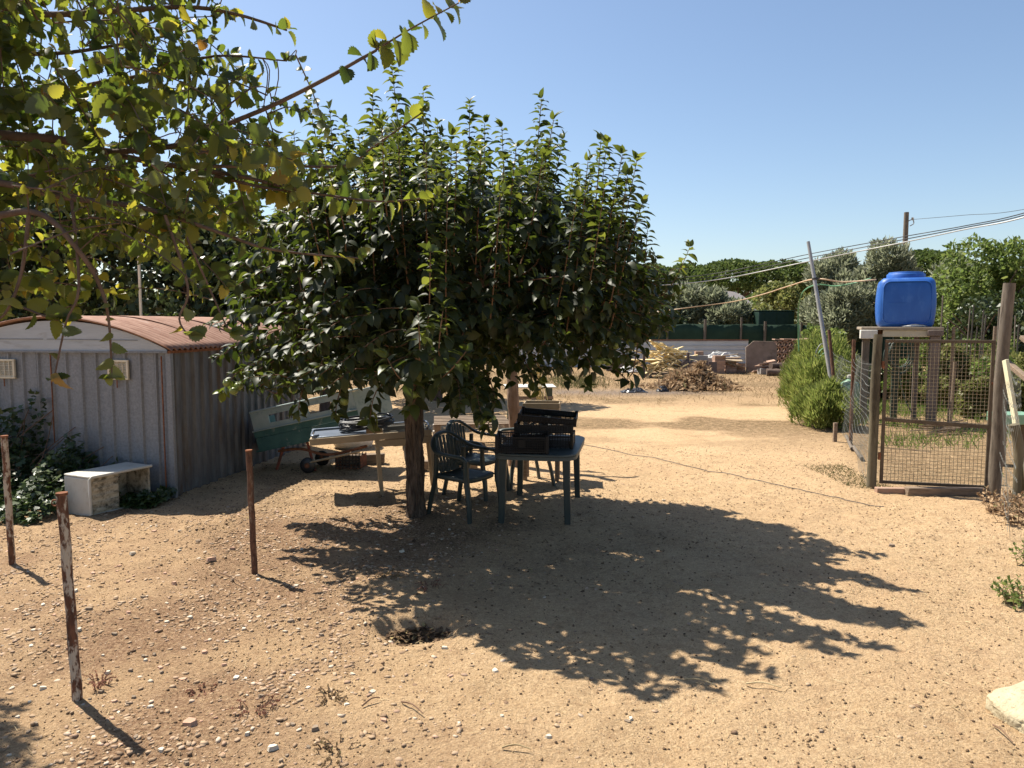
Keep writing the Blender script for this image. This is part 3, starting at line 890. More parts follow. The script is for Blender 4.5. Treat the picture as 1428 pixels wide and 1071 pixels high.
# ================================================================== elm reaching in from the side
M_ebark = mat('elm_bark', (.085, .06, .048), (.15, .105, .082), scale=16, rough=.95, bump=.6, bscale=50, vary=0)
M_eleaf = leaf_mat('elm_leaf', [(0, (.036, .048, .015)), (.5, (.056, .070, .019)), (.86, (.09, .095, .023)), (.985, (.20, .16, .03)), (1, (.30, .15, .03))], trans=.43, rough=.45, spec=.4,
                   tstops=[(0, (.08, .135, .015)), (.4, (.20, .27, .028)), (.85, (.40, .44, .042)), (.985, (.70, .58, .05)), (1, (.60, .30, .04))], back=(.10, .115, .06))
eb = on(-4.5, 2.3)
elm = thing('elm_tree', 'elm with yellowing serrated leaves hanging into the view overhead', 'tree', eb)
fork = Vector((-4.35, 2.4, 2.35))
bark_tube([eb + Vector((0, 0, -.1)), eb + Vector((0, 0, .6)), eb.lerp(fork, .6), fork], [.20, .17, .14, .11], 28, .08, 8).shift(-eb).build('trunk', M_ebark, elm, smooth=70)
EF = Foliage(); ew = MB()
re_ = random.Random(9)
def ebranch(pl, r0, r1, leaves=None, gap=.055, size=.078):
    pts = [q if isinstance(q, Vector) else P(*q) for q in pl]
    sp = smooth_path(pts, 5)
    ew.tube(sp, [r0 + (r1 - r0) * k / (len(sp) - 1) for k in range(len(sp))], 8)
    if leaves is not None:
        n = len(sp)
        shoot(EF, None, sp[int(n * leaves):], 0, 0, size, gap, 0.02, 5, 45, .35, re_, droop_leaf=.45, planar=True)
    return sp
mains = []
mains += ebranch([fork, (-160, 170, 2.9), (0, 188, 2.95), (90, 196, 3.0), (190, 222, 3.05), (330, 245, 3.1), (400, 262, 3.1)], .026, .005, .82)
mains += ebranch([(150, 213, 3.0), (245, 203, 2.95), (300, 180, 2.9), (380, 147, 2.85), (450, 112, 2.8), (500, 84, 2.78), (525, 70, 2.76)], .012, .005, .75, .09)
ebranch([(505, 82, 2.78), (540, 60, 2.75), (580, 36, 2.72), (640, 4, 2.7)], .0045, .0022, .05, .030, .085)
mains += ebranch([(200, 230, 3.05), (300, 232, 3.0), (390, 231, 3.0), (480, 231, 2.95), (520, 205, 2.9), (590, 156, 2.85)], .008, .003, .42, .026, .066)
mains += ebranch([(300, 245, 3.1), (370, 262, 3.1), (440, 270, 3.05), (530, 281, 3.0), (608, 274, 3.0)], .007, .003, .2, .026, .066)
mains += ebranch([fork, (-200, -40, 3.0), (0, 8, 2.9), (60, 20, 2.9), (150, 16, 2.85), (260, 10, 2.8), (330, 20, 2.8), (400, 42, 2.8)], .018, .004, .55, .07, .07)
mains += ebranch([fork, (-150, 130, 3.2), (0, 140, 3.2), (60, 135, 3.2), (140, 115, 3.2), (230, 100, 3.15), (300, 78, 3.1), (400, 85, 3.1)], .017, .003, .5, .05, .07)
mains += ebranch([fork, (-150, 240, 2.8), (0, 255, 2.75), (90, 275, 2.7), (200, 290, 2.75), (300, 322, 2.8), (380, 348, 2.8), (500, 360, 2.8)], .017, .003, .45, .06, .07)
mains += ebranch([fork, (-120, 330, 2.7), (0, 300, 2.6), (60, 300, 2.55), (110, 350, 2.55), (140, 400, 2.6), (152, 450, 2.62), (156, 528, 2.65)], .016, .0025, .7, .055, .06)
mains += ebranch([(100, 280, 2.6), (110, 400, 2.55), (92, 450, 2.55), (75, 530, 2.55)], .006, .0025, .68, .09, .075)
mains += ebranch([(40, 300, 2.5), (30, 380, 2.5), (5, 440, 2.5), (-30, 450, 2.5)], .007, .003, .4, .06, .075)
mains += ebranch([(10, 420, 2.6), (60, 440, 2.6), (85, 448, 2.6)], .005, .002, .05, .05, .075)
mains += ebranch([(230, 300, 2.7), (262, 400, 2.7), (250, 445, 2.7), (265, 470, 2.7)], .006, .0025, .5, .05, .075)
mains += ebranch([(260, 330, 2.75), (300, 420, 2.8), (320, 465, 2.8)], .005, .0025, .6, .06, .08)
mains += ebranch([fork, (-260, 60, 3.6), (-60, 70, 3.6), (70, 75, 3.6), (180, 60, 3.5), (280, 40, 3.5)], .017, .004, .5, .05, .07)
mains += ebranch([(-40, -60, 2.4), (60, -20, 2.3), (160, -10, 2.3), (240, -30, 2.3)], .012, .004, .2, .06, .075)
XE = [(0, 300), (60, 330), (100, 440), (160, 430), (250, 450), (330, 400), (380, 330), (430, 260), (470, 200)]
def elm_density(px, py):
    if py < 0: return .7 if px < 300 else 0
    right = np.interp(py, [0, 60, 110, 170, 230, 300, 360, 420, 470], [310, 350, 480, 500, 510, 450, 380, 320, 240])
    d = 1 - sstep(right - 260, right, px)
    d = d * (1 - .92 * sstep(300, 430, py)) * (.55 if 20 < py < 120 and px > 150 else 1)
    gap_ = .5 + .5 * float(fbm(px * .011, py * .011, 3, 3)) * 2.2
    return float(np.clip(d * np.clip(gap_ + .25, 0.08, 1), 0, 1))
cnt = 0
while cnt < 560:
    px = re_.uniform(-330, 540); py = re_.uniform(-160, 460); Y = re_.uniform(2.45, 3.9)
    if re_.random() > elm_density(px, py): continue
    p = P(px, py, Y)
    l = re_.uniform(.18, .42)
    d = Vector((re_.gauss(.55, .6), re_.gauss(-.05, .5), re_.gauss(-.05, .45))).normalized()
    a = p - d * l * .5; b = p + d * l * .5 + Vector((0, 0, -.04))
    q = min(mains, key=lambda m_: (m_ - a).length)
    if (q - a).length < .26: ew.tube(smooth_path([q, q.lerp(a, .5) + Vector((.02, 0, .03)), a], 3), .0022, 4)
    shoot(EF, ew, [a, p, b], .0035, .0018, .058 * re_.uniform(.65, 1.4), .032, .0, 5, 45, .35, re_, 4, .45, True)
    cnt += 1
# unseen twig clump, added beyond the frame to shade the near yard corner
for k in range(280):
    p = Vector((-4.30 + re_.gauss(0, .17), 4.52 + re_.gauss(0, .14), 3.0 + re_.gauss(0, .2)))
    if p.x > -4.0: continue
    d = Vector((re_.gauss(0, 1), re_.gauss(0, 1), re_.gauss(0, .4))).normalized() * .2
    shoot(EF, ew, [p - d, p, p + d], .0035, .002, .075, .045, 0, 5, 45, .35, re_, 4, .45, True)
ew.tube(smooth_path([fork, Vector((-4.4, 3.4, 2.8)), Vector((-4.1, 4.6, 3.0))], 5), [.05 - .04 * k / 10 for k in range(11)], 8)
ew.shift(-eb).build('limbs', M_ebark, elm, smooth=60)
def escore(q, s):
    px, py = proj(q)
    if px < 5 or py < 5 or px > 700: return 0
    return s / math.hypot(q[0], q[1]) * (1.25 if (px > 300 or py > 330) else 1)
split_leaves(EF, ELM, M_eleaf, elm, 'foliage', 300, escore, eb)

# ================================================================== trees and shrubs further off
def lobed_crown(c, rad, lobes, n, size, tmpl, m, rr, flat=.0, tall=1.0, lobe_r=(.34, .55), up=.3, shell=.55):
    """leaves spread through uneven lobes; returns a mesh around (0,0,0)=c"""
    cs = []
    for k in range(lobes):
        v = rr.normal(size=3); v /= np.linalg.norm(v)
        q = v * rr.uniform(.35, .78)
        if flat and q[2] < 0: q[2] *= (1 - flat)
        cs.append((q * np.array(rad), rr.uniform(*lobe_r) * min(rad[0], rad[1], max(rad[2], .6 * rad[0]))))
    per = np.array([r ** 2 for _, r in cs]); per = (per / per.sum() * n).astype(int) + 1
    ps = []; ds = []
    for (q, r), k in zip(cs, per):
        v = rr.normal(size=(k, 3)); v /= np.linalg.norm(v, axis=1, keepdims=True)
        rad_k = r * (shell + (1 - shell) * rr.random((k, 1)) ** .6) * (1 + .16 * np.sin(v[:, :1] * 7 + q[0] * 5) * np.cos(v[:, 1:2] * 6 + q[1] * 3))
        p = q + v * rad_k * np.array([1, 1, .8 * tall])
        ps.append(p); ds.append(v)
    p = np.concatenate(ps); v = np.concatenate(ds)
    ax = v * .6 + rr.normal(size=v.shape) * .6; ax[:, 2] += up
    upv = v * .6 + rr.normal(size=v.shape) * .5 + np.array([0, 0, .4])
    T = frames(ax, upv) * (size * rr.uniform(.6, 1.3, len(p)))[:, None, None]
    return inst_mesh('crown', tmpl, T, p, m)
def far_tree(name, label, cat, base, h, rad, n, size, tmpl, m, seed, group=None, lobes=14, trunk_r=.12, zc=None, **kw):
    rr = np.random.default_rng(seed)
    t = thing(name, label, cat, base, group=group)
    zc = zc if zc is not None else h - rad[2]
    o = link('crown', lobed_crown(None, rad, lobes, n, size, tmpl, m, rr, **kw), t, (0, 0, zc))
    tr = MB()
    tr.tube(smooth_path([(0, 0, -.1), (.03 * h * .3, 0, zc * .5), (0, 0, zc)], 4), [trunk_r * (1 - .4 * k / 8) for k in range(9)], 9)
    for k in range(6):
        a = k * 1.05 + seed
        tr.tube(smooth_path([(0, 0, zc * (.55 + .05 * k)), (rad[0] * .35 * math.cos(a), rad[1] * .35 * math.sin(a), zc + rad[2] * .1), (rad[0] * .65 * math.cos(a), rad[1] * .65 * math.sin(a), zc + rad[2] * .4)], 3), [trunk_r * .5, trunk_r * .45, trunk_r * .4, trunk_r * .3, trunk_r * .25, trunk_r * .2, trunk_r * .15], 6)
    tr.build('trunk', M_ebark, t, smooth=60)
    return t
M_dk = leaf_mat('dark_evergreen_leaf', [(0, (.026, .040, .014)), (.6, (.042, .062, .020)), (1, (.07, .09, .03))], .2, .4, .4)
M_olive = leaf_mat('olive_leaf', [(0, (.12, .135, .08)), (.6, (.175, .19, .118)), (1, (.26, .27, .18))], .45, .5, .3)
M_pine = leaf_mat('pine_needles', [(0, (.050, .078, .020)), (.6, (.080, .112, .028)), (1, (.12, .15, .042))], .3, .6, .2)
M_green = leaf_mat('bright_green_leaf', [(0, (.075, .112, .026)), (.6, (.115, .155, .038)), (1, (.18, .21, .06))], .48, .5, .3)
M_yel = leaf_mat('yellow_green_leaf', [(0, (.105, .12, .034)), (.6, (.16, .17, .05)), (1, (.23, .22, .085))], .42, .5, .3)
M_ivyl = leaf_mat('ivy_leaf', [(0, (.028, .048, .016)), (.7, (.048, .076, .022)), (1, (.09, .12, .035))], .22, .38, .45)

def umbrella(name, label, base, h, rad, n, seed, grp):
    """stone pine: one wide, shallow, finely lumped dome on forked limbs"""
    rr = np.random.default_rng(seed)
    t = thing(name, label, 'tree', base, group=grp)
    th = rr.uniform(0, 2 * np.pi, n); u = np.sqrt(rr.random(n))
    x = u * np.cos(th); y = u * np.sin(th)
    lump = .22 * fbm(x * 3.1 + seed, y * 3.1, 3, seed) + .10 * fbm(x * 9 + seed, y * 9, 2, seed)
    top = 3.4 * np.clip(1 - u ** 2.3, 0, 1) ** .55 * (1 + lump) + .5 * lump
    low = rr.random(n) < .30
    z = np.where(low, rr.uniform(-.9, .3, n) * (1 - .5 * u), top - rr.random(n) ** 2 * .9)
    p = np.stack([x * rad, y * rad, z], 1)
    ax = rr.normal(size=(n, 3)) * .7 + np.stack([x, y, np.full(n, .6)], 1); up_ = rr.normal(size=(n, 3)) * .6 + np.stack([x, y, np.full(n, .8)], 1)
    T = frames(ax, up_) * rr.uniform(.22, .55, n)[:, None, None]
    link('crown', inst_mesh('crown', QUAD, T, p, M_pine), t, (0, 0, h - 3.4))
    w = MB(); zc = h - 3.4
    w.tube([(0, 0, -.2), (.1, 0, zc * .55), (0, 0, zc * .8)], [.32, .25, .2], 9)
    for k in range(7):
        a = k * .9 + seed
        w.tube(smooth_path([(0, 0, zc * .72), (rad * .3 * math.cos(a), rad * .3 * math.sin(a), zc * .9), (rad * .7 * math.cos(a), rad * .7 * math.sin(a), zc + .3)], 3), [.14, .13, .12, .10, .08, .06, .04], 6)
    w.build('trunk', M_ebark, t, smooth=60)
    return t

# ================================================================== things under and behind the tree
M_gplast = mat('dark_green_plastic', (.026, .036, .032), (.038, .050, .045), (.06, .068, .062), scale=5, rough=.45, spec=.4, t3=(.6, .8), s3=9, bump=.05, bscale=200, vary=.06)
M_gplast2 = mat('faded_green_plastic', (.055, .068, .064), (.075, .09, .085), (.13, .135, .13), scale=5, rough=.5, spec=.4, t3=(.6, .8), s3=9, vary=.05)
M_black = mat('black_crate_plastic', (.007, .007, .0075), (.012, .012, .0125), scale=8, rough=.5, spec=.25, vary=.2)

# ---- table
tabc = Vector((.32, 7.87, 0)); tabrz = math.atan2(1.09, .19) - math.pi / 2
table = thing('garden_table', 'dark green plastic table carrying black crates under the tree', 'table', on(tabc.x, tabc.y), tabrz)
TW, TLn, TZ = .84, 1.36, .72
def rrect(w, l, c, n=5):
    pts = []
    for sx, sy, a0 in ((1, 1, 0), (-1, 1, 90), (-1, -1, 180), (1, -1, 270)):
        for k in range(n + 1):
            a = R(a0 + 90 * k / n)
            pts.append((sx * (w / 2 - c) + c * math.cos(a), sy * (l / 2 - c) + c * math.sin(a)))
    return pts
MB().prism(rrect(TW, TLn, .2), TZ - .028, TZ).build('table_top', M_gplast2, table, bevel=.010, seg=3)
sk = MB(); ring = rrect(TW - .01, TLn - .01, .195)
vs = [(x, y, TZ - .062) for x, y in ring] + [(x, y, TZ - .029) for x, y in ring] + [(x * .975, y * .985, TZ - .062) for x, y in ring] + [(x * .975, y * .985, TZ - .029) for x, y in ring]
n_ = len(ring)
fs = []
for i in range(n_):
    j = (i + 1) % n_
    fs += [[i, j, n_ + j, n_ + i], [2 * n_ + j, 2 * n_ + i, 3 * n_ + i, 3 * n_ + j], [j, i, 2 * n_ + i, 2 * n_ + j]]
sk.add(vs, fs).build('skirt', M_gplast2, table, smooth=40)
for sx in (-1, 1):
    for sy in (-1, 1):
        MB().bar((sx * .315, sy * .555, TZ - .03), (sx * .335, sy * .575, -.02), .075, .075, up=(0, 1, 0), w2=.058, h2=.058).build('leg', M_gplast, table, bevel=.012, seg=3)

# ---- monobloc armchairs
def make_chair(label, loc, rz, m, group='plastic garden armchairs'):
    t = thing('garden_chair', label, 'chair', loc, rz, group)
    # seat: a shallow dished panel
    vs = []; N = 9
    for i in range(N):
        for j in range(N):
            u = i / (N - 1); v = j / (N - 1) * 2 - 1
            x = -.20 + .43 * u; w = .225 - .03 * (1 - u) ** 2
            z = .425 + .012 * v * v - .012 * math.sin(u * math.pi) - (.02 * max(0, u - .85) / .15)
            vs.append((x, v * w, z))
    fs = [[i * N + j, (i + 1) * N + j, (i + 1) * N + j + 1, i * N + j + 1] for i in range(N - 1) for j in range(N - 1)]
    o = MB().add(vs, fs).build('seat', m, t, smooth=60)
    sd = o.modifiers.new('thickness', 'SOLIDIFY'); sd.thickness = .012
    MB().ribbon(smooth_path([(-.19, -.215, .405), (.10, -.232, .405), (.215, -.21, .40), (.235, 0, .395), (.215, .21, .40), (.10, .232, .405), (-.19, .215, .405)], 5), .014, .045, up=(0, 0, 1)).build('seat_rim', m, t, smooth=60)
    # the back and both arms flow into one band
    rim = smooth_path([(.25, -.275, .60), (.20, -.29, .645), (.02, -.292, .655), (-.14, -.275, .675), (-.235, -.215, .745), (-.285, -.11, .815), (-.298, 0, .832),
                       (-.285, .11, .815), (-.235, .215, .745), (-.14, .275, .675), (.02, .292, .655), (.20, .29, .645), (.25, .275, .60)], 5)
    MB().ribbon(rim, .060, .030).build('arm_band', m, t, smooth=60)
    for k in range(7):
        y = (k - 3) * .056
        zt = .81 - .9 * y * y * 2.2
        xt = -.29 + .6 * y * y
        MB().ribbon(smooth_path([(-.195, y * .82, .43), (-.235, y * .9, .56), (xt, y, zt)], 5), .040, .012, up=(1, 0, 0)).build('back_slat', m, t, smooth=60)
    MB().ribbon(smooth_path([(-.17, -.21, .50), (-.215, -.12, .49), (-.222, 0, .485), (-.215, .12, .49), (-.17, .21, .50)], 4), .012, .07).build('back_band', m, t, smooth=60)
    for s in (-1, 1):
        MB().ribbon(smooth_path([(.245, s * .275, .615), (.235, s * .255, .42), (.27, s * .262, .2), (.285, s * .268, -.01)], 4), [.05 + .02 * math.sin(k * .26) for k in range(13)], .035, up=(1, 0, 0)).build('leg', m, t, smooth=60)
        MB().ribbon(smooth_path([(-.19, s * .22, .66), (-.20, s * .222, .42), (-.25, s * .232, .2), (-.29, s * .245, -.01)], 4), .055, .035, up=(1, 0, 0)).build('leg', m, t, smooth=60)
    return t
f1 = math.atan2(-.58, .81)
make_chair('dark green plastic armchair nearest the tree trunk, facing the table', on(-.50, 7.72), f1, M_gplast)
make_chair('dark green plastic armchair tucked behind the front chair', on(-.42, 8.55), f1 + R(8), M_gplast)
make_chair('green plastic armchair behind the table with a sunlit armrest', on(.16, 9.05), R(200), M_gplast2)

# ---- black crates
def crate_panel(w, h, nh, nv, m, name, parent, rot, loc, handle=False):
    b = MB(); t_ = .010
    for k in range(nh):
        z = h * k / (nh - 1)
        b.box((0, 0, z), (w, t_, .014 if k in (0, nh - 1) else .007))
    for k in range(nv):
        x = -w / 2 + w * k / (nv - 1)
        b.box((x, .0008, h / 2), (.006, t_ * .8, h))
    b.box((0, .001, h * .55), (w * .12, t_ * .7, h * .5))
    o = b.build(name, m, parent, loc=loc, rot=rot)
    return o
def crate(label, loc, rot, w, d, h):
    t = thing('plastic_crate', label, 'crate', loc, rot=rot, group='black plastic crates on the table')
    b = MB()
    for k in range(12): b.box((-w / 2 + w * (k + .5) / 12, 0, .008), (.010, d, .006))
    for k in range(9): b.box((0, -d / 2 + d * (k + .5) / 9, .0165), (w, .010, .006))
    b.build('base', M_black, t)
    for s in (-1, 1):
        crate_panel(w - .03, h - .03, 7, 22, M_black, 'side_panel', t, (0, 0, 0), (0, s * (d / 2 - .006), .02))
        crate_panel(d - .03, h - .03, 7, 15, M_black, 'end_panel', t, (0, 0, R(90)), (s * (w / 2 - .006), 0, .02))
        for q in (-1, 1):
            MB().box((s * (w / 2 - .014), q * (d / 2 - .014), h / 2 + .006), (.034, .034, h + .012)).build('corner_post', M_black, t, bevel=.006)
    return t
ct = TZ + float(gh(tabc.x, tabc.y)) + .002
p1 = G0(729, 634, ct)
crate('shallow black lattice crate at the front edge of the table', (p1.x, p1.y + .20, ct), (0, 0, R(-3)), .52, .36, .17)
p2 = G0(765, 628, ct)
crate('black lattice crate at the bottom of the crate stack', (p2.x - .03, p2.y + .31, ct), (0, 0, R(-8)), .62, .40, .13)
crate('black lattice crate in the middle of the crate stack', (p2.x - .03, p2.y + .31, ct + .144), (0, 0, R(-5)), .60, .39, .10)
crate('black crate tilted on top of the crate stack', (p2.x + .01, p2.y + .33, ct + .258), (R(5), R(4), R(-7)), .60, .39, .08)

# ---- sink unit on a tubular frame
M_beige = mat('beige_enamel', (.28, .22, .145), (.36, .285, .19), (.18, .12, .075), scale=6, rough=.6, t3=(.6, .78), s3=8)
M_steel = mat('sink_steel', (.16, .19, .24), (.22, .25, .30), (.14, .14, .14), scale=8, rough=.38, metal=.75, t3=(.6, .8))
M_grey = mat('grey_pipe', (.28, .29, .29), (.36, .36, .36), rough=.5)
M_rubber = mat('black_hose', (.014, .014, .015), (.03, .03, .03), scale=20, rough=.4, spec=.5)
sA = P(436, 617, 8.20); sB = P(606, 603, 8.48)
sl_d = (sB - sA); sl_L = sl_d.length
sink = thing('sink_unit', 'long sink unit with beige rail on thin legs beside the tree trunk', 'sink', on(sA.x, sA.y), rot=(0, -math.atan2(sl_d.z, math.hypot(sl_d.x, sl_d.y)), math.atan2(sl_d.y, sl_d.x)))
SZ = sA.z - float(gh(sA.x, sA.y))
MB().box((sl_L / 2, .012, SZ), (sl_L, .024, .075)).build('front_rail', M_beige, sink, bevel=.004)
MB().box((sl_L / 2, .55, SZ), (sl_L, .024, .07)).build('rear_rail', M_beige, sink, bevel=.004)
MB().box((.012, .28, SZ - .003), (.024, .51, .066)).build('end_rail', M_beige, sink, bevel=.004)
MB().box((sl_L - .012, .28, SZ - .003), (.024, .51, .066)).build('end_rail', M_beige, sink, bevel=.004)
# draining board sheet with raised lip, and two bowls
b = MB()
b.box((sl_L * .24, .28, SZ + .046), (sl_L * .44, .52, .010))
tray = b.build('draining_board', M_steel, sink, bevel=.003)
MB().tube(smooth_path([(.10, .06, SZ + .065), (.04, .03, SZ + .066), (.02, .1, SZ + .066), (.02, .47, SZ + .066), (.05, .53, SZ + .066), (.5, .54, SZ + .066), (sl_L * .9, .54, SZ + .066), (sl_L - .02, .5, SZ + .066), (sl_L - .02, .1, SZ + .066)], 5), .013, 8).build('lip', M_steel, tray, smooth=60)
bx0, bx1 = sl_L * .60, sl_L * .97
bw = MB()
prof = [(1.0, .047), (.99, .02), (.96, -.06), (.88, -.12), (.6, -.15), (.08, -.155)]
ring0 = rrect(bx1 - bx0, .44, .07, 4); nr = len(ring0)
vs = []; fs = []
for s_, z in prof: vs += [((bx0 + bx1) / 2 + x * s_, .28 + y * s_, SZ + z) for x, y in ring0]
for i in range(len(prof) - 1):
    for j in range(nr): fs.append([i * nr + j, i * nr + (j + 1) % nr, (i + 1) * nr + (j + 1) % nr, (i + 1) * nr + j])
fs.append([(len(prof) - 1) * nr + j for j in range(nr)])
bo = bw.add(vs, fs).build('bowl', mat('bowl_underside', (.17, .155, .13), (.22, .205, .175), rough=.6), sink, smooth=50)
sd = bo.modifiers.new('thickness', 'SOLIDIFY'); sd.thickness = .006; sd.offset = 1
xc = (bx0 + bx1) / 2
trap = MB().tube(smooth_path([(xc, .28, SZ - .15), (xc, .28, SZ - .30), (xc + .01, .26, SZ - .36), (xc + .05, .22, SZ - .40), (xc + .06, .20, SZ - .48)], 5), .022, 10)
trap.lathe([(.03, 0), (.036, .01), (.036, .05), (.03, .06)], 12, (xc, .28, SZ - .23)).lathe([(.032, 0), (.032, .045)], 12, (xc + .055, .205, SZ - .46))
trap.build('drain_trap', M_grey, sink, smooth=50)
MB().box((sl_L * .76, .04, SZ - .085), (sl_L * .46, .02, .075)).build('apron', M_beige, sink, bevel=.003)
for x, y in ((sl_L * .545, .05), (sl_L * .545, .50), (sl_L * .99, .05), (sl_L * .99, .50)):
    MB().bar((x, y, SZ - .036), (x + (.012 if x < sl_L * .7 else .03), y + .005, -.03 - x * .055), .045, .032, up=(0, 1, 0)).build('leg', M_beige, sink, bevel=.004)

# ---- coils of black hose on the sink
hc = MB()
rh = random.Random(3)
for k in range(13):
    r = .20 + rh.uniform(-.05, .05); cx_, cy_ = rh.uniform(-.05, .05), rh.uniform(-.03, .03); zz = .016 + .0095 * k
    ph = rh.uniform(0, 6)
    hc.tube([Vector((cx_ + r * 1.25 * math.cos(a), cy_ + r * .85 * math.sin(a), zz + .014 * math.sin(2 * a + ph) + .012)) for a in [2 * math.pi * q / 30 for q in range(30)]], .011, 7, closed=True)
hco = hc.build('hose_coil', M_rubber, None, smooth=60, loc=Matrix.LocRotScale(sink.location, sink.rotation_euler, None) @ Vector((sl_L * .47, .29, SZ + .052)))
hco.rotation_euler = (0, R(-3), sink.rotation_euler.z)
tag(hco, 'coil of black hose lying on the sink draining board', 'hose')

# ---- teal box body on a barrow frame
M_teal = mat('faded_teal_paint', (.035, .095, .088), (.065, .145, .13), (.22, .25, .23), scale=5, rough=.7, t3=(.56, .66), s3=7, bump=.15, bscale=70, vary=.06)
M_pteal = mat('chalky_teal_paint', (.27, .34, .32), (.36, .42, .40), (.15, .21, .195), scale=4, rough=.8, t3=(.55, .7), s3=5, bump=.1, bscale=80, vary=.05)
M_rred = mat('red_frame_paint', (.20, .055, .035), (.28, .09, .055), (.11, .06, .04), scale=9, rough=.8, t3=(.5, .65))
CY0 = 9.9
ca_ = P(362, 630, CY0); cb_ = P(500, 601, CY0 - .15)
cart = thing('tipping_cart', 'faded teal slatted cart body with two slots, tilted on a barrow frame', 'cart', on(ca_.x, CY0), math.atan2(-.15, cb_.x - ca_.x))
tl = math.atan2(cb_.z - ca_.z, cb_.x - ca_.x)
Lc = (cb_ - ca_).length + .04
z0 = ca_.z
Tm = Matrix.Translation((0, 0, z0)) @ Matrix.Rotation(-tl, 4, 'Y')
def cpart(mb, name, m, par=cart, bevel=.006): return mb.xf(Tm).build(name, m, par, bevel=bevel)
cpart(MB().box((Lc / 2, 0, .095), (Lc, .03, .19)), 'side_board', M_teal)
cpart(MB().box((Lc / 2, -.006, .235), (Lc + .02, .03, .085)), 'side_board', M_teal)
cpart(MB().box((Lc / 2, -.022, .285), (Lc + .03, .05, .018)), 'ledge', M_pteal)
# slotted upper panel: built from pieces round the two slots
zz0, zz1 = .295, .53
up_ = MB()
slots = [(.24, .57, .355, .465), (.80, 1.13, .355, .465)]
xs_ = [0, .24, .57, .80, 1.13, Lc]
for a, c in ((0, .24), (.57, .80), (1.13, Lc)): up_.box(((a + c) / 2, 0, (zz0 + zz1) / 2), (c - a, .028, zz1 - zz0))
for a, c, s0, s1 in slots:
    up_.box(((a + c) / 2, 0, (zz0 + s0) / 2), (c - a, .028, s0 - zz0)); up_.box(((a + c) / 2, 0, (s1 + zz1) / 2), (c - a, .028, zz1 - s1))
cpart(up_, 'slotted_panel', M_pteal, bevel=0)
cpart(MB().box((Lc / 2 + .04, .06, zz1 + .014), (Lc + .10, .16, .026)), 'top_rail', M_pteal)
# the end turns away and the body is open behind
cpart(MB().add([(Lc, .0, .02), (Lc + .36, .42, .16), (Lc + .36, .42, .55), (Lc, .0, .525), (Lc, .03, .02), (Lc + .335, .42, .16), (Lc + .335, .42, .55), (Lc, .03, .525)],
      [[0, 1, 2, 3], [7, 6, 5, 4], [0, 4, 5, 1], [3, 2, 6, 7], [1, 5, 6, 2], [0, 3, 7, 4]]), 'end_board', M_pteal)
cpart(MB().box((.015, .33, .22), (.03, .62, .42)), 'end_board', M_teal)
cpart(MB().box((Lc / 2 + .05, .35, .012), (Lc + .2, .68, .022)), 'floor_board', M_teal)
cpart(MB().box((Lc / 2, .68, .09), (Lc + .3, .026, .13)), 'side_board', M_teal)
gz = 0
for x in (.30, .62):
    MB().tube([(x, .10, z0 + .02 + x * math.tan(tl)), (x + .10 if x > .5 else x - .12, .12, .015)], .020, 8).build('leg', M_rred, cart, smooth=50)
MB().tube(smooth_path([(.22, .10, z0 + .0), (.55, .08, z0 + .04), (.95, .02, z0 - .02), (1.5, -.06, z0 + .12)], 5), .019, 8).build('frame_tube', M_rust, cart, smooth=50)
MB().tube([(.62, .02, .13), (1.42, -.12, .33)], .016, 8).build('frame_tube', M_beige, cart, smooth=50)
for y in (.02, .55):
    w = thing_w = MB()
    prof = [(.03, -.03), (.085, -.028), (.105, -.012), (.107, 0), (.105, .012), (.085, .028), (.03, .03)]
    o = MB().lathe(prof, 20).xf(Matrix.Translation((.66, y, .105)) @ Matrix.Rotation(R(90), 4, 'X')).build('wheel', M_rubber, cart, smooth=50)
    MB().lathe([(.01, -.032), (.035, -.032), (.035, .032), (.01, .032)], 16).xf(Matrix.Translation((.66, y, .105)) @ Matrix.Rotation(R(90), 4, 'X')).build('hub', M_rust, o, smooth=40)
MB().tube([(.66, -.02, .105), (.66, .6, .105)], .012, 8).build('axle', M_rust, cart, smooth=50)

# ---- clutter in the shade behind the sink
M_oldwood = mat('old_brown_wood', (.16, .115, .08), (.26, .195, .14), (.09, .065, .045), scale=5, rough=.9, stretch=(1, 8, 8), bump=.3, bscale=40)
M_greywood = mat('grey_weathered_wood', (.105, .085, .066), (.18, .15, .118), (.06, .048, .037), scale=5, rough=.9, stretch=(8, 8, 1), bump=.4, bscale=40)
M_block = mat('breeze_block', (.29, .265, .24), (.38, .35, .32), scale=25, rough=.95, bump=.4, bscale=90)
q = G(485, 655)
dc = thing('wire_basket', 'dark low lattice basket lying in shade behind the sink', 'basket', q, R(-8))
b = MB(); 
for k in range(4): b.box((0, 0, .03 + k * .045), (.34, .012, .012)).box((0, .26, .03 + k * .045), (.34, .012, .012))
for k in range(8): b.box((-.17 + k * .0486, .0, .10), (.010, .010, .19)).box((-.17 + k * .0486, .26, .10), (.010, .010, .19))
b.v, b.f = [], []
for yy in (0, .26):
    b = MB()
    for k in range(4): b.box((0, yy, .03 + k * .045), (.34, .012, .012))
    for k in range(8): b.box((-.17 + k * .0486, yy, .10), (.010, .010, .19))
    b.build('lattice', mat('dark_rusty_wire', (.05, .04, .03), rough=.8), dc)
MB().box((0, .13, .012), (.34, .25, .012)).build('base', M_rust, dc)
for s in (-1, 1): MB().box((s * .175, .13, .10), (.012, .25, .17)).build('end', M_rust, dc)
q = G(505, 648)
o = MB().box((0, 0, .07), (.62, .16, .14)).jit(.012, 4).build('timber_baulk', M_oldwood, None, bevel=.01, loc=q, rot=(0, 0, R(12))); tag(o, 'dark squared timber lying on the ground behind the sink', 'timber')
q = G(620, 655)
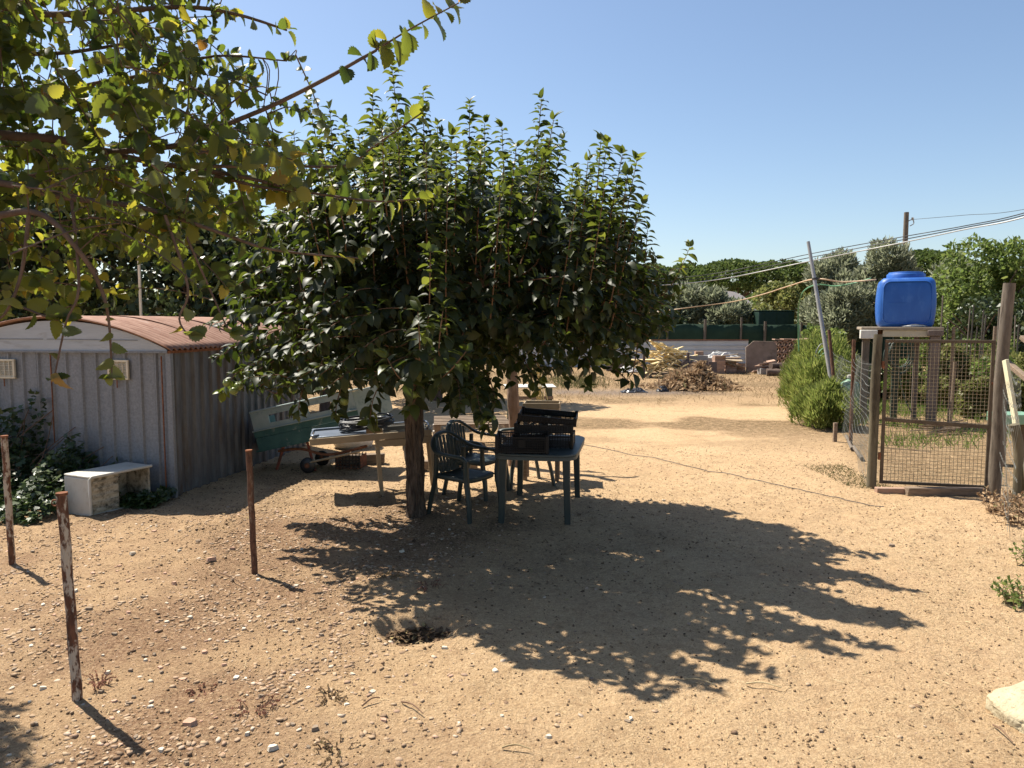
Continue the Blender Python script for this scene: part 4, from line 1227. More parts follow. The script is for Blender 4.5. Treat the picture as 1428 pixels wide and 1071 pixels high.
o = MB().box((0, 0, .06), (.9, .12, .12)).build('timber_baulk', M_oldwood, None, bevel=.008, loc=q, rot=(0, 0, R(4))); tag(o, 'brown squared timber on the ground behind the chairs', 'timber')
# stacked pallets and boards behind the chairs
pal = thing('wooden_pallet', 'worn wooden pallet leaning in the sun behind the plastic chairs', 'pallet', on(-.62, 11.6), R(6))
for k in range(6): MB().box((0, k * .19, .42 + 0 * k), (1.2, .11, .02)).build('slat', M_oldwood, pal, bevel=.003)
for x in (-.55, 0, .55): MB().box((x, .475, .36), (.09, 1.06, .095)).build('bearer', M_oldwood, pal, bevel=.004)
for x in (-.55, .55):
    for y in (.1, .85): MB().box((x, y, .15), (.14, .14, .32)).build('block', M_block, pal, bevel=.006)
# rough post behind the table
pq = on(.02, 10.3)
wp = thing('rough_post', 'rough reddish-brown tree stake behind the black crates', 'post', pq)
bark_tube([(0, 0, -.1), (.01, 0, .7), (-.02, .02, 1.5), (.03, 0, 2.3)], [.085, .08, .075, .06], 22, .16, 12).build('stem', mat('reddish_bark', (.17, .11, .075), (.27, .19, .14), (.10, .07, .05), scale=14, rough=.95, bump=.7, bscale=40, stretch=(1, 1, .4)), wp, smooth=70)
MB().tube([(0, 0, 1.9), (.55, .1, 2.05)], [.03, .018], 8).build('branch_stub', M_ebark, wp, smooth=60)
# slatted stand with a white board on it
st = thing('slatted_stand', 'green slatted wooden stand with white board top behind the crates', 'stand', on(.32, 13.0), R(3))
M_dgw = mat('green_wood', (.045, .06, .045), (.07, .085, .06), rough=.8)
for x in (-.35, .35):
    for y in (0, .45): MB().box((x, y, .42 if x < 0 or y else .42), (.07, .07, .88)).build('leg', M_dgw, st, bevel=.005)
for k in range(4): MB().box((0, -.045, .18 + .17 * k), (.80, .018, .055)).build('slat', M_oldwood, st, bevel=.003)
MB().box((0, .225, .875), (.9, .62, .02)).build('board', M_wplast, st, bevel=.004)
# pale ropes hanging from the crown
M_rope = mat('yellow_rope', (.50, .40, .17), (.62, .52, .26), rough=.8)
rope = MB()
rq = P(752, 497, 10.4)
for k in range(9):
    x0 = rh.uniform(-.06, .06); x1 = x0 + rh.uniform(-.03, .03); l = rh.uniform(.50, .66)
    rope.tube(smooth_path([(x0 * .5, 0, 0), (x0, rh.uniform(-.02, .02), -.2), (x1, rh.uniform(-.03, .03), -.42), (x1 + rh.uniform(-.05, .05), 0, -l)], 4), .0075, 5)
rope.tube(smooth_path([(0, 0, 0), (-.03, 0, .12), (-.10, -.04, .2), (-.34, -.1, .13)], 4), .008, 5)
ro = rope.build('rope_hank', M_rope, None, smooth=60, loc=rq); tag(ro, 'pale yellow rope hank hanging behind the table', 'rope')
# wooden box and white sacks
q = on(.40, 9.4)
wbx = thing('wooden_box', 'pale wooden fruit box showing above the black crates', 'box', q + Vector((-.02, 0, .10)), R(-6))
for k in range(3): MB().box((0, -.17, .70 + .075 * k), (.46, .012, .066)).build('slat', M_beige, wbx, bevel=.003); MB().box((0, .17, .70 + .075 * k), (.46, .012, .066)).build('slat', M_beige, wbx, bevel=.003)
for x in (-.22, .22): MB().box((x, 0, .76), (.012, .33, .23)).build('end', M_beige, wbx, bevel=.003)
for x in (-.2, .2):
    for y in (-.14, .14): MB().bar((x, y, .655), (x, y, -.12), .05, .05, up=(0, 1, 0)).build('leg', M_oldwood, wbx, bevel=.004)
MB().box((0, 0, .658), (.46, .33, .012)).build('shelf', M_oldwood, wbx)
def sack(loc, s, label, m, seed):
    rr = random.Random(seed); v = MB()
    pr = [(.02, 0), (.20, .01), (.25, .10), (.24, .24), (.19, .36), (.10, .43), (.05, .46), (.07, .52), (.02, .53)]
    v.lathe(pr, 20)
    v.v = [(x * s * (1 + .16 * math.sin(3 * z + 7 * x + seed)), y * s * (1 + .14 * math.cos(5 * z + 6 * y)), z * s * (1 + .08 * math.sin(9 * x + 4 * y))) for x, y, z in v.v]
    o = v.build('filled_sack', m, None, smooth=70, loc=loc); return tag(o, label, 'sack')
M_sack = mat('white_woven_sack', (.55, .53, .49), (.66, .64, .60), (.42, .38, .32), scale=6, rough=.85, bump=.3, bscale=30)
sack(on(-2.55, 12.0), 1.4, 'white woven sack standing behind the teal cart', M_sack, 2)

# ---- ivy over the foot of the shed
ivq = on(-5.2, 8.3)
ivy = thing('ivy', 'dark ivy heaped against the shed wall behind the white tub', 'ivy', ivq)
IF = Foliage(); iw = MB(); ri = random.Random(21)
def ivy_h(x):
    return float(np.interp(x, [-6.6, -5.9, -5.5, -5.1, -4.75, -4.45, -4.1, -3.9], [1.15, 1.05, 1.0, .62, .46, .30, .12, .06]))
def wall_y(x): return c0.y + (c0.x - x) * .137
for k in range(7000):
    x = -3.85 - 2.9 * ri.random() ** 1.0
    h = ivy_h(x) * (.8 + .5 * float(vnoise(x * 4, 0, 5)))
    depth = ri.random()
    ywall = wall_y(x) - .06
    wdt = 1.25 if x < -4.7 else .45 + .2 * (-4.0 - x)
    y = ywall - wdt * depth
    top = h * (1 - depth ** 1.5) + .05
    z = top * ri.uniform(.55, 1.0) + .02 * ri.random()
    if -4.72 < x < -3.95 and y < 8.45 - .35 * (x + 4.0) and z > .10: continue
    IF.add((x, y, z + float(gh(x, y))), (ri.gauss(.1, .6), ri.gauss(-.7, .6), ri.gauss(-.1, .5)), (ri.gauss(0, .4), ri.gauss(-.5, .4), 1), ri.uniform(.045, .085))
for k in range(14):
    x = ri.uniform(-6.2, -4.3); y = wall_y(x)
    iw.tube(smooth_path([(x, y - .7, .03), (x + ri.uniform(-.2, .2), y - .4, ivy_h(x) * .5), (x + ri.uniform(-.3, .3), y - .05, ivy_h(x))], 4), .005, 5)
for hx in (-5.55, -5.45, -4.55):   # runners climbing the wall
    for k in range(50):
        z = k / 50 * (1.2 if hx < -5 else .42)
        IF.add((hx + ri.gauss(0, .05), wall_y(hx) - .05, z), (ri.gauss(0, .6), -.6, ri.gauss(0, .6)), (0, -.6, 1), ri.uniform(.05, .08))
p_, T_ = IF.arrays()
o = link('foliage', inst_mesh('foliage', IVY, T_, p_ - np.array(ivq), M_ivyl), ivy); o['kind'] = 'stuff'
iw.shift(-ivq).build('stems', M_twig, ivy, smooth=60)

# ================================================================== the far end of the yard
M_tin = mat('pale_ribbed_tin', (.44, .47, .50), (.53, .56, .59), (.34, .30, .27), scale=4, rough=.5, metal=.3, t3=(.6, .8), s3=3, stretch=(.4, 1, 3), vary=.05)
M_conc = mat('old_concrete', (.33, .30, .27), (.43, .40, .36), (.22, .20, .18), scale=7, rough=.95, bump=.3, bscale=60)
M_terra = mat('terracotta', (.30, .185, .13), (.40, .265, .19), (.26, .20, .16), scale=9, rough=.9, bump=.2, bscale=90, t3=(.55, .7), vary=.2)
M_yellow = mat('yellow_pine_timber', (.58, .45, .22), (.70, .57, .32), (.42, .31, .17), scale=4, rough=.8, stretch=(1, 8, 8), t3=(.58, .75), vary=.22)
M_bbrown = mat('brown_sheet', (.095, .070, .062), (.135, .105, .095), scale=6, rough=.85)
M_net = mat('dark_green_net', (.014, .036, .022), (.022, .050, .030), (.045, .065, .038), scale=3, rough=.85, t3=(.6, .75), s3=2, vary=.06)

# ---- ribbed tin fence
tf0, tf1 = P(700, 500, 34), P(1042, 500, 34)
tin = thing('tin_fence', 'low fence of pale blue-grey ribbed tin with rusty top edge', 'fence', (tf0.x, 34, float(gh(tf0.x, 34))))
wl = tf1.x - tf0.x
npan = 6
prof_z = []
for k in range(6):
    z = k * .2
    prof_z += [(z, 0), (z + .15, 0), (z + .165, -.03), (z + .185, -.03)]
prof_z.append((1.2, 0))
for k in range(npan):
    x0, x1 = wl * k / npan, wl * (k + 1) / npan + .03
    vs = [];
    for z, y in prof_z: vs += [(x0, y - .004 * (k % 2), z), (x1, y - .004 * (k % 2), z)]
    fs = [[i * 2, i * 2 + 1, i * 2 + 3, i * 2 + 2] for i in range(len(prof_z) - 1)]
    o = MB().add(vs, fs).build('sheet', M_tin, tin); sd = o.modifiers.new('thickness', 'SOLIDIFY'); sd.thickness = .006
MB().box((wl / 2, -.01, 1.225), (wl + .05, .08, .04)).build('top_rail', M_rust, tin)
for k in range(8): MB().box((wl * k / 7, .06, .6), (.07, .07, 1.24)).build('post', M_oldwood, tin)

# ---- green net fence
def net_fence(A, B, h, label, posts, sag=.06):
    d = (B - A); L_ = d.length; t = thing('net_fence', label, 'fence', A, math.atan2(d.y, d.x), 'green net fences')
    n = int(L_ / .25); vs = []; fs = []
    for i in range(n + 1):
        x = L_ * i / n
        for j in range(5):
            z = h * j / 4 - (sag * abs(math.sin(x * 1.1)) if j == 4 else 0)
            vs.append((x, .05 * math.sin(x * 2.3 + j) + .03 * math.sin(x * 5.1 - j * 2), z))
    for i in range(n):
        for j in range(4): a = i * 5 + j; fs.append([a, a + 5, a + 6, a + 1])
    o = MB().add(vs, fs).build('net', M_net, t, smooth=60); sd = o.modifiers.new('thickness', 'SOLIDIFY'); sd.thickness = .01
    for k in range(posts): 
        x = L_ * (k + .15 + .25 * math.sin(k * 2.7)) / posts
        MB().tube([(x, -.1, -.1), (x + .04, -.1, h + .12 + .1 * (k % 3))], .055 + .02 * (k % 2), 8).build('post', M_greywood, t, smooth=60)
    return t
A = P(650, 497, 38); A.z = 0; B = P(1112, 497, 38); B.z = 0
net_fence(A, B, 1.95, 'dark green net fence behind the pale tin fence', 10)
A2 = P(1112, 497, 38.4); A2.z = 0; B2 = P(1330, 497, 33); B2.z = 0
net_fence(A2, B2, 1.9, 'dark green net fence behind the blue tank and rosemary', 6)
# dark green tank behind the net
q = P(1077, 450, 41)
tk = thing('water_tank', 'dark green netted tank showing above the far green fence', 'tank', (q.x, 41, 0))
MB().box((0, 0, 1.45), (1.95, 1.3, 2.35)).build('tank_body', mat('dark_green_tank', (.010, .032, .024), (.016, .045, .034), rough=.6), tk, bevel=.08, seg=3)
for x in (-.66, 0, .66): MB().box((x, -.655, 1.45), (.04, .03, 2.2)).build('rib', M_net, tk)
MB().box((0, 0, 2.645), (2.0, 1.35, .05)).build('lid', M_net, tk, bevel=.02)
for sx in (-.8, .8):
    for sy in (-.5, .5): MB().box((sx, sy, .13), (.25, .25, .30)).build('foot', M_conc, tk)

# ---- timber pile between uprights
YT = 27.5
rl = random.Random(31)
lum0 = P(893, 523, YT)
plt = thing('wooden_pallet', 'wooden pallet under the pile of yellow timber offcuts', 'pallet', on(P(935, 523, YT).x, YT), 0)
for k in range(5): MB().box((0, -.5 + k * .25, .13), (1.9, .12, .022)).build('slat', M_oldwood, plt)
for x in (-.85, 0, .85): MB().box((x, 0, .06), (.1, 1.15, .115)).build('bearer', M_oldwood, plt)
for px, lab in ((894, 'dark upright post at the open end of the timber pile'), (954, 'dark upright post at the brush end of the timber pile')):
    b_ = on(P(px, 523, YT).x, YT - .55)
    o = MB().box((0, 0, .45), (.09, .09, 1.0)).build('timber_post', M_bbrown, None, loc=b_, bevel=.006); tag(o, lab, 'post')
tmesh = {}
for k in range(70):
    l = rl.choice([.6, .9, 1.2, 1.5]); w = rl.choice([.06, .09, .12])
    key = (l, w)
    if key not in tmesh: tmesh[key] = MB().box((0, 0, 0), (l, w, .04)).mesh('timber_offcut', M_yellow)
    x = P(930, 500, YT).x + rl.uniform(-.75, .75); layer = k / 70
    z = .19 + layer * .92 * (1 - .35 * abs(x - P(930, 500, YT).x)) + rl.uniform(0, .06)
    y = YT + rl.uniform(-.45, .45) - .3 * (1 - layer)
    o = link('timber_offcut', tmesh[key], None, (x, y, z), (rl.uniform(-.25, .25), rl.uniform(-.55, .55), rl.uniform(-.9, .9)))
    tag(o, 'yellow pine offcut in the jumbled timber pile', 'timber', 'yellow timber offcuts in the pile')
for k in range(4):
    o = link('timber_offcut', tmesh[(1.2, .09)] if (1.2, .09) in tmesh else list(tmesh.values())[0], None, on(P(905 + 14 * k, 523, YT).x, YT - .75, .28), (rl.uniform(-.1, .1), R(-50 + 12 * k), rl.uniform(-.2, .2)))
    tag(o, 'yellow pine offcut in the jumbled timber pile', 'timber', 'yellow timber offcuts in the pile')

# ---- covered heap, block and brick
q = on(P(962, 520, 26.8).x, 26.8)
cov = thing('covered_stack', 'low stack draped with a brown sheet beside the timber pile', 'covered stack', q)
MB().box((0, .3, .3), (.6, .6, .58)).build('stack', M_block, cov)
N = 11; vs = []; fs = []
for i in range(N):
    for j in range(N):
        u = (i / (N - 1) - .5) * 1.0; v = (j / (N - 1) - .5) * 1.0
        e = max(abs(u), abs(v)); z = .63 - max(0, e - .32) * 3.0 + .03 * math.sin(u * 14 + v * 9)
        vs.append((max(-.36, min(.36, u)) + .03 * math.sin(z * 13 + v * 8) * (e > .32), .3 + max(-.36, min(.36, v)) + .03 * math.cos(z * 11 + u * 9) * (e > .32), max(.04, z)))
for i in range(N - 1):
    for j in range(N - 1): a = i * N + j; fs.append([a, a + N, a + N + 1, a + 1])
MB().add(vs, fs).build('sheet', M_bbrown, cov, smooth=60)
for k, (px, w, dz) in enumerate(((980, .42, .68), (996, .30, .62))):
    b_ = on(P(px, 522, 26.5).x, 26.5 + .2 * k)
    o = MB().box((0, 0, dz / 2), (w, .05, dz)).build('fibre_board', M_bbrown, None, bevel=.006, loc=b_, rot=(R(-6), 0, R(5 - 12 * k)))
    tag(o, ['wide dark brown board leaning at the covered stack', 'narrow dark brown board beside the wide one'][k], 'board')
q = on(P(973, 505, 27.6).x, 27.6)
o = MB().box((0, 0, .40), (.66, .4, .80)).build('concrete_block', M_block, None, bevel=.01, loc=q); tag(o, 'grey concrete block standing behind the brown boards', 'block')
o = MB().box((0, 0, .09), (.30, .2, .15)).build('loose_brick', M_terra, None, bevel=.008, loc=(q.x + .04, q.y, q.z + .80 - .012)); tag(o, 'single reddish brick on top of the grey concrete block', 'brick')

# ---- brush heap
q = on(P(968, 545, 22.4).x, 22.4)
br = thing('brush_heap', 'heap of dry brown pruned brush in front of the timber pile', 'brush heap', q)
rr = np.random.default_rng(77)
n = 5200
u = rr.normal(size=(n, 2)) * np.array([.50, .36]); rad = np.hypot(u[:, 0] / 1.15, u[:, 1] / .9)
hh = .62 * np.exp(-rad ** 2 * 1.9) + .05
hh *= 1 + .25 * np.sin(u[:, 0] * 7) * np.cos(u[:, 1] * 5)
z = hh * rr.uniform(.35, 1.05, n)
ax = rr.normal(size=(n, 3)); ax[:, 2] = ax[:, 2] * .6 + .3
T = frames(ax, rr.normal(size=(n, 3))) * (rr.uniform(.08, .22, n))[:, None, None]
T = T * np.array([1, .34, 1])[None, None, :]
M_brush = leaf_mat('dry_brush_leaf', [(0, (.17, .11, .065)), (.5, (.31, .21, .125)), (.93, (.44, .32, .20)), (1, (.09, .11, .04))], .2, .8, .1)
o = link('dry_leaves', inst_mesh('dry_leaves', BLADE, T, np.stack([u[:, 0], u[:, 1], z], 1), M_brush), br); o['kind'] = 'stuff'
tw = MB()
for k in range(120):
    a = rl.uniform(0, 6.28); r = rl.uniform(.2, .85)
    tw.tube([(r * math.cos(a), r * .6 * math.sin(a), .03 + rl.uniform(0, .3)), (r * .3 * math.cos(a + .8), r * .3 * math.sin(a + .8), rl.uniform(.15, .6))], .006, 4)
tw.build('twigs', M_twig, br)['kind'] = 'stuff'
# ---- black plastic scraps
def crumple(loc, w, d, h, label, seed, m):
    N = 12; vs = []; fs = []
    rr2 = random.Random(seed)
    for i in range(N):
        for j in range(N):
            u = i / (N - 1) - .5; v = j / (N - 1) - .5
            e = max(0, 1 - (u * u + v * v) * 4)
            vs.append((u * w + rr2.uniform(-.02, .02), v * d + rr2.uniform(-.02, .02), .012 + h * e * (.35 + .65 * rr2.random())))
    for i in range(N - 1):
        for j in range(N - 1): a = i * N + j; fs.append([a, a + N, a + N + 1, a + 1])
    o = MB().add(vs, fs).build('plastic_sheet', m, None, loc=loc); return tag(o, label, 'plastic sheet')
M_bag = mat('black_polythene', (.012, .012, .014), (.03, .03, .034), rough=.3, spec=.6)
crumple(on(P(882, 547, 21.6).x, 21.4), .75, .5, .16, 'larger crumpled black plastic sheet lying on the dark gravel', 4, M_bag)
crumple(on(P(924, 545, 21.6).x, 21.6), .36, .3, .22, 'small crumpled black plastic scrap at the brush heap foot', 5, M_bag)

# ---- tile and brick stacks
def stack(name, label, grp, x, y, nx_, nz_, sz, m, rz=0, z0=.0, gap=.01, jit=.02, cat='tile', me=None):
    me = me or MB().box((0, 0, 0), sz).mesh(name, m)
    for k in range(nz_):
        for i in range(nx_):
            o = link(name, me, None, (x + (i - (nx_ - 1) / 2) * (sz[0] + gap) + rl.uniform(-jit, jit), y + rl.uniform(-jit, jit), float(gh(x, y)) + z0 + sz[2] * (k + .5) + .003 * k), (0, 0, rz + rl.uniform(-.06, .06)))
            tag(o, label, cat, grp)
xt = P(1014, 515, 29.5).x
for k, (dx, nz, l) in enumerate(((-.35, 8, .42), (.15, 6, .44), (.55, 4, .5))):
    stack('roof_tile', 'reddish brown roof tile stacked by the tin fence', 'roof tiles stacked by the tin fence', xt + dx, 29.5 + .25 * k, 1, nz, (l, .36, .085), M_terra, .1 * k, 0)
for k in range(6):
    o = MB().box((0, 0, .02), (.9, .2, .035)).build('plank', M_oldwood if k % 2 else M_beige, None, loc=on(xt - .1 + .12 * k, 29.3 + .1 * k, .70 - .10 * k), rot=(R(8 * (k % 3)), R(-8 + 5 * k), R(-25 + 13 * k)), bevel=.004)
    tag(o, ['topmost pale plank over the roof tile stacks', 'dark plank just under the topmost one on the roof tiles', 'pale plank in the middle of the planks over the tiles', 'dark plank under the middle pale plank by the tiles', 'low pale plank slanting down the tile stacks', 'lowest dark plank at the foot of the tile stacks'][k], 'plank', 'planks over the roof tiles')
o = crumple(on(P(1008, 500, 30.4).x, 30.6, .55), 1.5, .5, .35, 'white plastic sheet lying over rubble by the tin fence', 9, M_sack)
MB().box((P(1008, 500, 30.4).x, 30.6, .28), (1.3, .45, .58)).build('rubble_block', M_block, None, bevel=.02)
tag(S.objects['rubble_block'], 'grey block under the white plastic sheet', 'block')
# leaning panel
xp = P(1062, 517, 30).x
o = MB().prism([(-.62, 0), (.62, 0), (.62, 1.12), (.50, 1.26), (-.30, 1.28), (-.62, 1.02)], -.03, .03).build('upright_slab', mat('brown_old_panel', (.19, .14, .105), (.26, .195, .15), (.12, .09, .07), scale=3, rough=.95, bump=.3, bscale=30), None, bevel=.01, loc=on(xp, 30), rot=(R(82), 0, R(-2)))
tag(o, 'large brown panel with cut corner leaning upright near hollow bricks', 'slab')
for k in range(9):
    o = MB().box((0, 0, .03), (.42, .30, .05)).build('floor_tile', M_terra, None, bevel=.004, loc=on(xp - .35 + .12 * (k % 5), 29.35 - .05 * k, .04 + .055 * k), rot=(R(-12 + 4 * (k % 4)), R(6 - 5 * (k % 3)), R(10 * k)))
    tag(o, 'pinkish tile heaped before the leaning brown panel', 'tile', 'pinkish tiles before the brown panel')
for k in range(2):
    o = MB().box((0, 0, .12), (.5, .3, .24)).build('hollow_block', M_block, None, bevel=.01, loc=on(xp - .2 + .55 * k, 29.0), rot=(0, 0, R(8 - 14 * k)))
    tag(o, ['pale block under the pinkish tile heap, further from the bricks', 'pale block under the pinkish tile heap, nearer the hollow bricks'][k], 'block')
# hollow bricks with round holes
def hollow_brick(s, cols):
    """one brick face: cells with round holes, real tubes"""
    v = MB(); cell = s; n = 12
    for c in range(cols):
        cx_ = (c - (cols - 1) / 2) * cell
        for yy, sg in ((-.15, 1), (.15, -1)):
            k0 = len(v.v)
            sq = []
            for j in range(n):
                a = 2 * math.pi * j / n
                m_ = max(abs(math.cos(a)), abs(math.sin(a)))
                v.v.append((cx_ + cell / 2 * math.cos(a) / m_, yy, cell / 2 * math.sin(a) / m_)); 
            for j in range(n):
                a = 2 * math.pi * j / n
                v.v.append((cx_ + cell * .36 * math.cos(a), yy, cell * .36 * math.sin(a)))
            for j in range(n):
                f = [k0 + j, k0 + (j + 1) % n, k0 + n + (j + 1) % n, k0 + n + j]
                v.f.append(f if sg > 0 else f[::-1])
            if sg > 0: kf = k0
            else:
                for j in range(n): v.f.append([kf + n + j, kf + n + (j + 1) % n, k0 + n + (j + 1) % n, k0 + n + j])
    w = cols * cell
    v.add([(-w / 2, -.15, -s / 2), (w / 2, -.15, -s / 2), (w / 2, .15, -s / 2), (-w / 2, .15, -s / 2), (-w / 2, -.15, s / 2), (w / 2, -.15, s / 2), (w / 2, .15, s / 2), (-w / 2, .15, s / 2)],
          [[0, 3, 2, 1], [4, 5, 6, 7], [1, 2, 6, 5], [0, 4, 7, 3]])
    return v
hb = hollow_brick(.235, 2).mesh('hollow_brick', M_terra)
xb = P(1097, 500, 31).x
for k in range(4):
    for i in range(3):
        o = link('hollow_brick', hb, None, (xb - .26 + i * .475 + rl.uniform(-.01, .01), 31 + rl.uniform(-.02, .02), float(gh(xb, 31)) + .30 + .237 * k + .1185), (0, 0, rl.uniform(-.02, .02)))
        tag(o, 'hollow terracotta brick with round holes, %s row, %s' % (['bottom', 'second', 'third', 'top'][k], ['nearest the brown slab', 'middle of its row', 'nearest the rosemary'][i]), 'brick', 'hollow bricks in the stack by the rosemary')
o = MB().box((0, 0, .13), (1.5, .5, .30)).build('brick_pallet', M_oldwood, None, loc=on(xb + .2, 31)); tag(o, 'low timber base under the hollow brick stack', 'pallet')
for k in range(4):
    o = MB().box((0, 0, .02), (.55, .36, .05)).build('roof_tile', M_terra, None, bevel=.005, loc=(xb - .3 + .33 * k, 31, float(gh(xb, 31)) + 1.275 + .02 * (k % 2)), rot=(0, R(4 - 3 * k), R(8 * k)))
    tag(o, 'flat terracotta tile laid on top of the hollow bricks', 'tile', 'tiles on the hollow bricks')
# logs
for k, (dx, dz, r) in enumerate(((-.25, .14, .14), (.15, .12, .12), (.5, .15, .15), (-.05, .36, .12), (.32, .36, .11), (.72, .13, .13))):
    b = bark_tube([(0, 0, 0), (.4, .05, .0), (.85, .0, 0)], [r, r * .96, r * .9], 14, .06, 30 + k)
    o = b.build('log', M_ebark, None, smooth=60, loc=on(P(1092, 522, 28.0).x + dx - .3, 28.2 + .15 * (k % 2), dz), rot=(0, 0, R(-20 + 11 * k)))
    tag(o, ['brown log at the slab end of the heap before the bricks', 'thinner brown log second in the bottom row of the log heap', 'thick brown log third in the bottom row of the log heap', 'upper brown log lying nearest the slab on the log heap', 'upper thin brown log on the rosemary side of the heap', 'brown log at the rosemary end of the log heap'][k], 'log', 'logs heaped before the hollow bricks')
# debris far left of the timber: pale sheets and dark frame
o = MB().box((0, 0, .25), (1.6, .5, .5)).build('scrap_stack', M_bbrown, None, bevel=.02, loc=on(P(872, 510, 31).x, 31)); tag(o, 'dark scrap stack seen under the tree beside the timber pile', 'scrap')
crumple(on(P(880, 512, 30).x, 30.1, .02), 1.2, .6, .4, 'pale crumpled sheet seen under the persimmon branches', 14, M_sack)

# ---- trees beyond
pine_x = [(845, 388, 120, 6.5), (905, 372, 112, 6.5), (965, 372, 118, 6.0), (1030, 366, 108, 7.0), (1092, 366, 112, 6.5), (1140, 372, 116, 6.0), (700, 380, 118, 7), (600, 378, 125, 7), (480, 385, 120, 7), (1300, 352, 104, 5.5)]
plab = ['stone pine whose crown shows nearest the persimmon tree', 'umbrella pine second in the row beyond the fence', 'umbrella pine third in the row beyond the fence', 'broad umbrella pine at the middle of the far row', 'umbrella pine just short of the leaning pole',
        'umbrella pine behind the leaning pole', 'umbrella pine hidden largely behind the persimmon crown', 'umbrella pine hidden behind the tall persimmon shoots', 'umbrella pine hidden behind elm and persimmon', 'small umbrella pine crown behind the blue tank shrubs']
for k, (px, py, Y, r) in enumerate(pine_x):
    top = P(px, py, Y)
    umbrella('umbrella_pine', plab[k], (top.x, Y, 0), top.z, r, 9000, 40 + k, 'umbrella pines beyond the yard')
def shrub(name, label, cat, px, py_top, Y, rad, n, size, tmpl, m, seed, grp='shrubs and small trees beyond the fence', **kw):
    top = P(px, py_top, Y)
    return far_tree(name, label, cat, (top.x, Y, 0), top.z, rad, n, size, tmpl, m, seed, grp, trunk_r=.09, **kw)
shrub('olive_tree', 'grey-green olive behind the net fence near the persimmon tip', 'tree', 972, 385, 44, (2.2, 1.8, 2.0), 12000, .34, SLIM, M_olive, 3, up=.5)
shrub('olive_tree', 'pale reedy olive low behind the green net fence', 'tree', 1012, 402, 42, (1.7, 1.4, 1.8), 9000, .32, SLIM, M_olive, 4, up=.7)
shrub('leafy_shrub', 'yellow-green shrub left of the dark green tank', 'shrub', 1040, 408, 43, (1.5, 1.3, 1.6), 4000, .18, QUAD, M_yel, 5)
shrub('leafy_shrub', 'yellow-green shrub rising above the dark green tank', 'shrub', 1086, 388, 46, (2.2, 1.6, 2.3), 5500, .2, QUAD, M_yel, 6)
shrub('leafy_shrub', 'green shrub hugging the green hose arch', 'shrub', 1150, 448, 33, (1.1, 1.0, 1.3), 4200, .15, QUAD, M_green, 7)
shrub('olive_tree', 'olive just behind the top of the leaning pole', 'tree', 1162, 342, 40, (2.0, 1.7, 2.6), 14000, .27, SLIM, M_olive, 8, up=.7, tall=1.3)
shrub('olive_tree', 'large olive directly behind the blue tank', 'tree', 1236, 330, 38, (2.8, 2.0, 2.7), 20000, .27, SLIM, M_olive, 9, up=.7, tall=1.3)
shrub('olive_tree', 'dark olive filling between leaning pole and blue tank', 'tree', 1192, 372, 36, (2.0, 1.6, 2.2), 14000, .27, SLIM, M_olive, 10, up=.7)
shrub('leafy_shrub', 'dense green shrub right behind the tank stand', 'shrub', 1320, 385, 30, (1.9, 1.5, 2.0), 7000, .14, QUAD, M_green, 11)
shrub('fig_tree', 'big glossy leafy tree at the photo edge behind the stakes', 'tree', 1392, 332, 27, (2.3, 1.8, 2.0), 9500, .17, OVAL, M_green, 12, lobes=18)
shrub('leafy_shrub', 'dark green shrub under the big leafy tree behind stakes', 'shrub', 1370, 400, 25, (2.0, 1.4, 1.5), 6000, .13, QUAD, M_dk, 13)
shrub('olive_tree', 'grey olive top between tank and big leafy tree', 'tree', 1345, 352, 34, (1.5, 1.4, 2.4), 10000, .27, SLIM, M_olive, 14, up=.7)
shrub('leafy_shrub', 'dark shrub seen past the tin fence under persimmon', 'shrub', 905, 420, 43, (2.6, 1.6, 1.9), 5500, .2, QUAD, M_dk, 15)
shrub('leafy_shrub', 'dark shrub beyond the yard hidden behind persimmon crown', 'shrub', 800, 415, 44, (3.2, 1.8, 2.0), 5500, .22, QUAD, M_dk, 16)
shrub('leafy_shrub', 'dark green shrub beyond the yard near the rope', 'shrub', 700, 410, 42, (3.2, 1.8, 2.0), 5500, .22, QUAD, M_dk, 17)
# behind the shed
for k, (x, y, h, r, lab) in enumerate([(-9.6, 15.2, 5.6, 2.6, 'dark evergreen behind the shed at the photo edge'), (-6.6, 16.0, 5.2, 2.4, 'dark evergreen behind the middle of the shed roof'), (-4.2, 16.6, 4.8, 2.2, 'dark evergreen between shed and persimmon'), (-12.5, 14.0, 5.6, 2.6, 'dark evergreen beyond the elm branches'), (-1.9, 19.0, 4.6, 2.3, 'dark evergreen hidden behind the persimmon crown')]):
    far_tree('evergreen_tree', lab, 'tree', on(x, y), h, (r, r * .8, h * .46), 12000, .14, QUAD, M_dk, 60 + k, 'evergreens behind the shed', lobes=22, trunk_r=.13)
o = MB().box((0, 0, 2.4), (.035, .035, 4.8)).build('thin_pole', M_cream, None, loc=on(P(195, 400, 13.2).x, 13.2)); tag(o, 'thin pale pole rising behind the shed roof', 'pole')
# pale polytunnel glimpsed under the pines
q = P(1012, 415, 80)
o = MB(); nn = 14; vs = []; fs = []
for i in range(nn + 1):
    a = math.pi * i / nn
    for y in (0, 14): vs.append((4.2 * math.cos(a), y, 5.4 * math.sin(a)))
for i in range(nn): fs.append([i * 2, i * 2 + 1, i * 2 + 3, i * 2 + 2])
fs.append([i * 2 for i in range(nn + 1)])
o = o.add(vs, fs).build('polytunnel', mat('white_tunnel_film', (.72, .74, .76), (.78, .80, .82), rough=.4), None, smooth=40, loc=(q.x, 80, 0)); tag(o, 'white polytunnel glimpsed between shrubs under the pines', 'polytunnel')
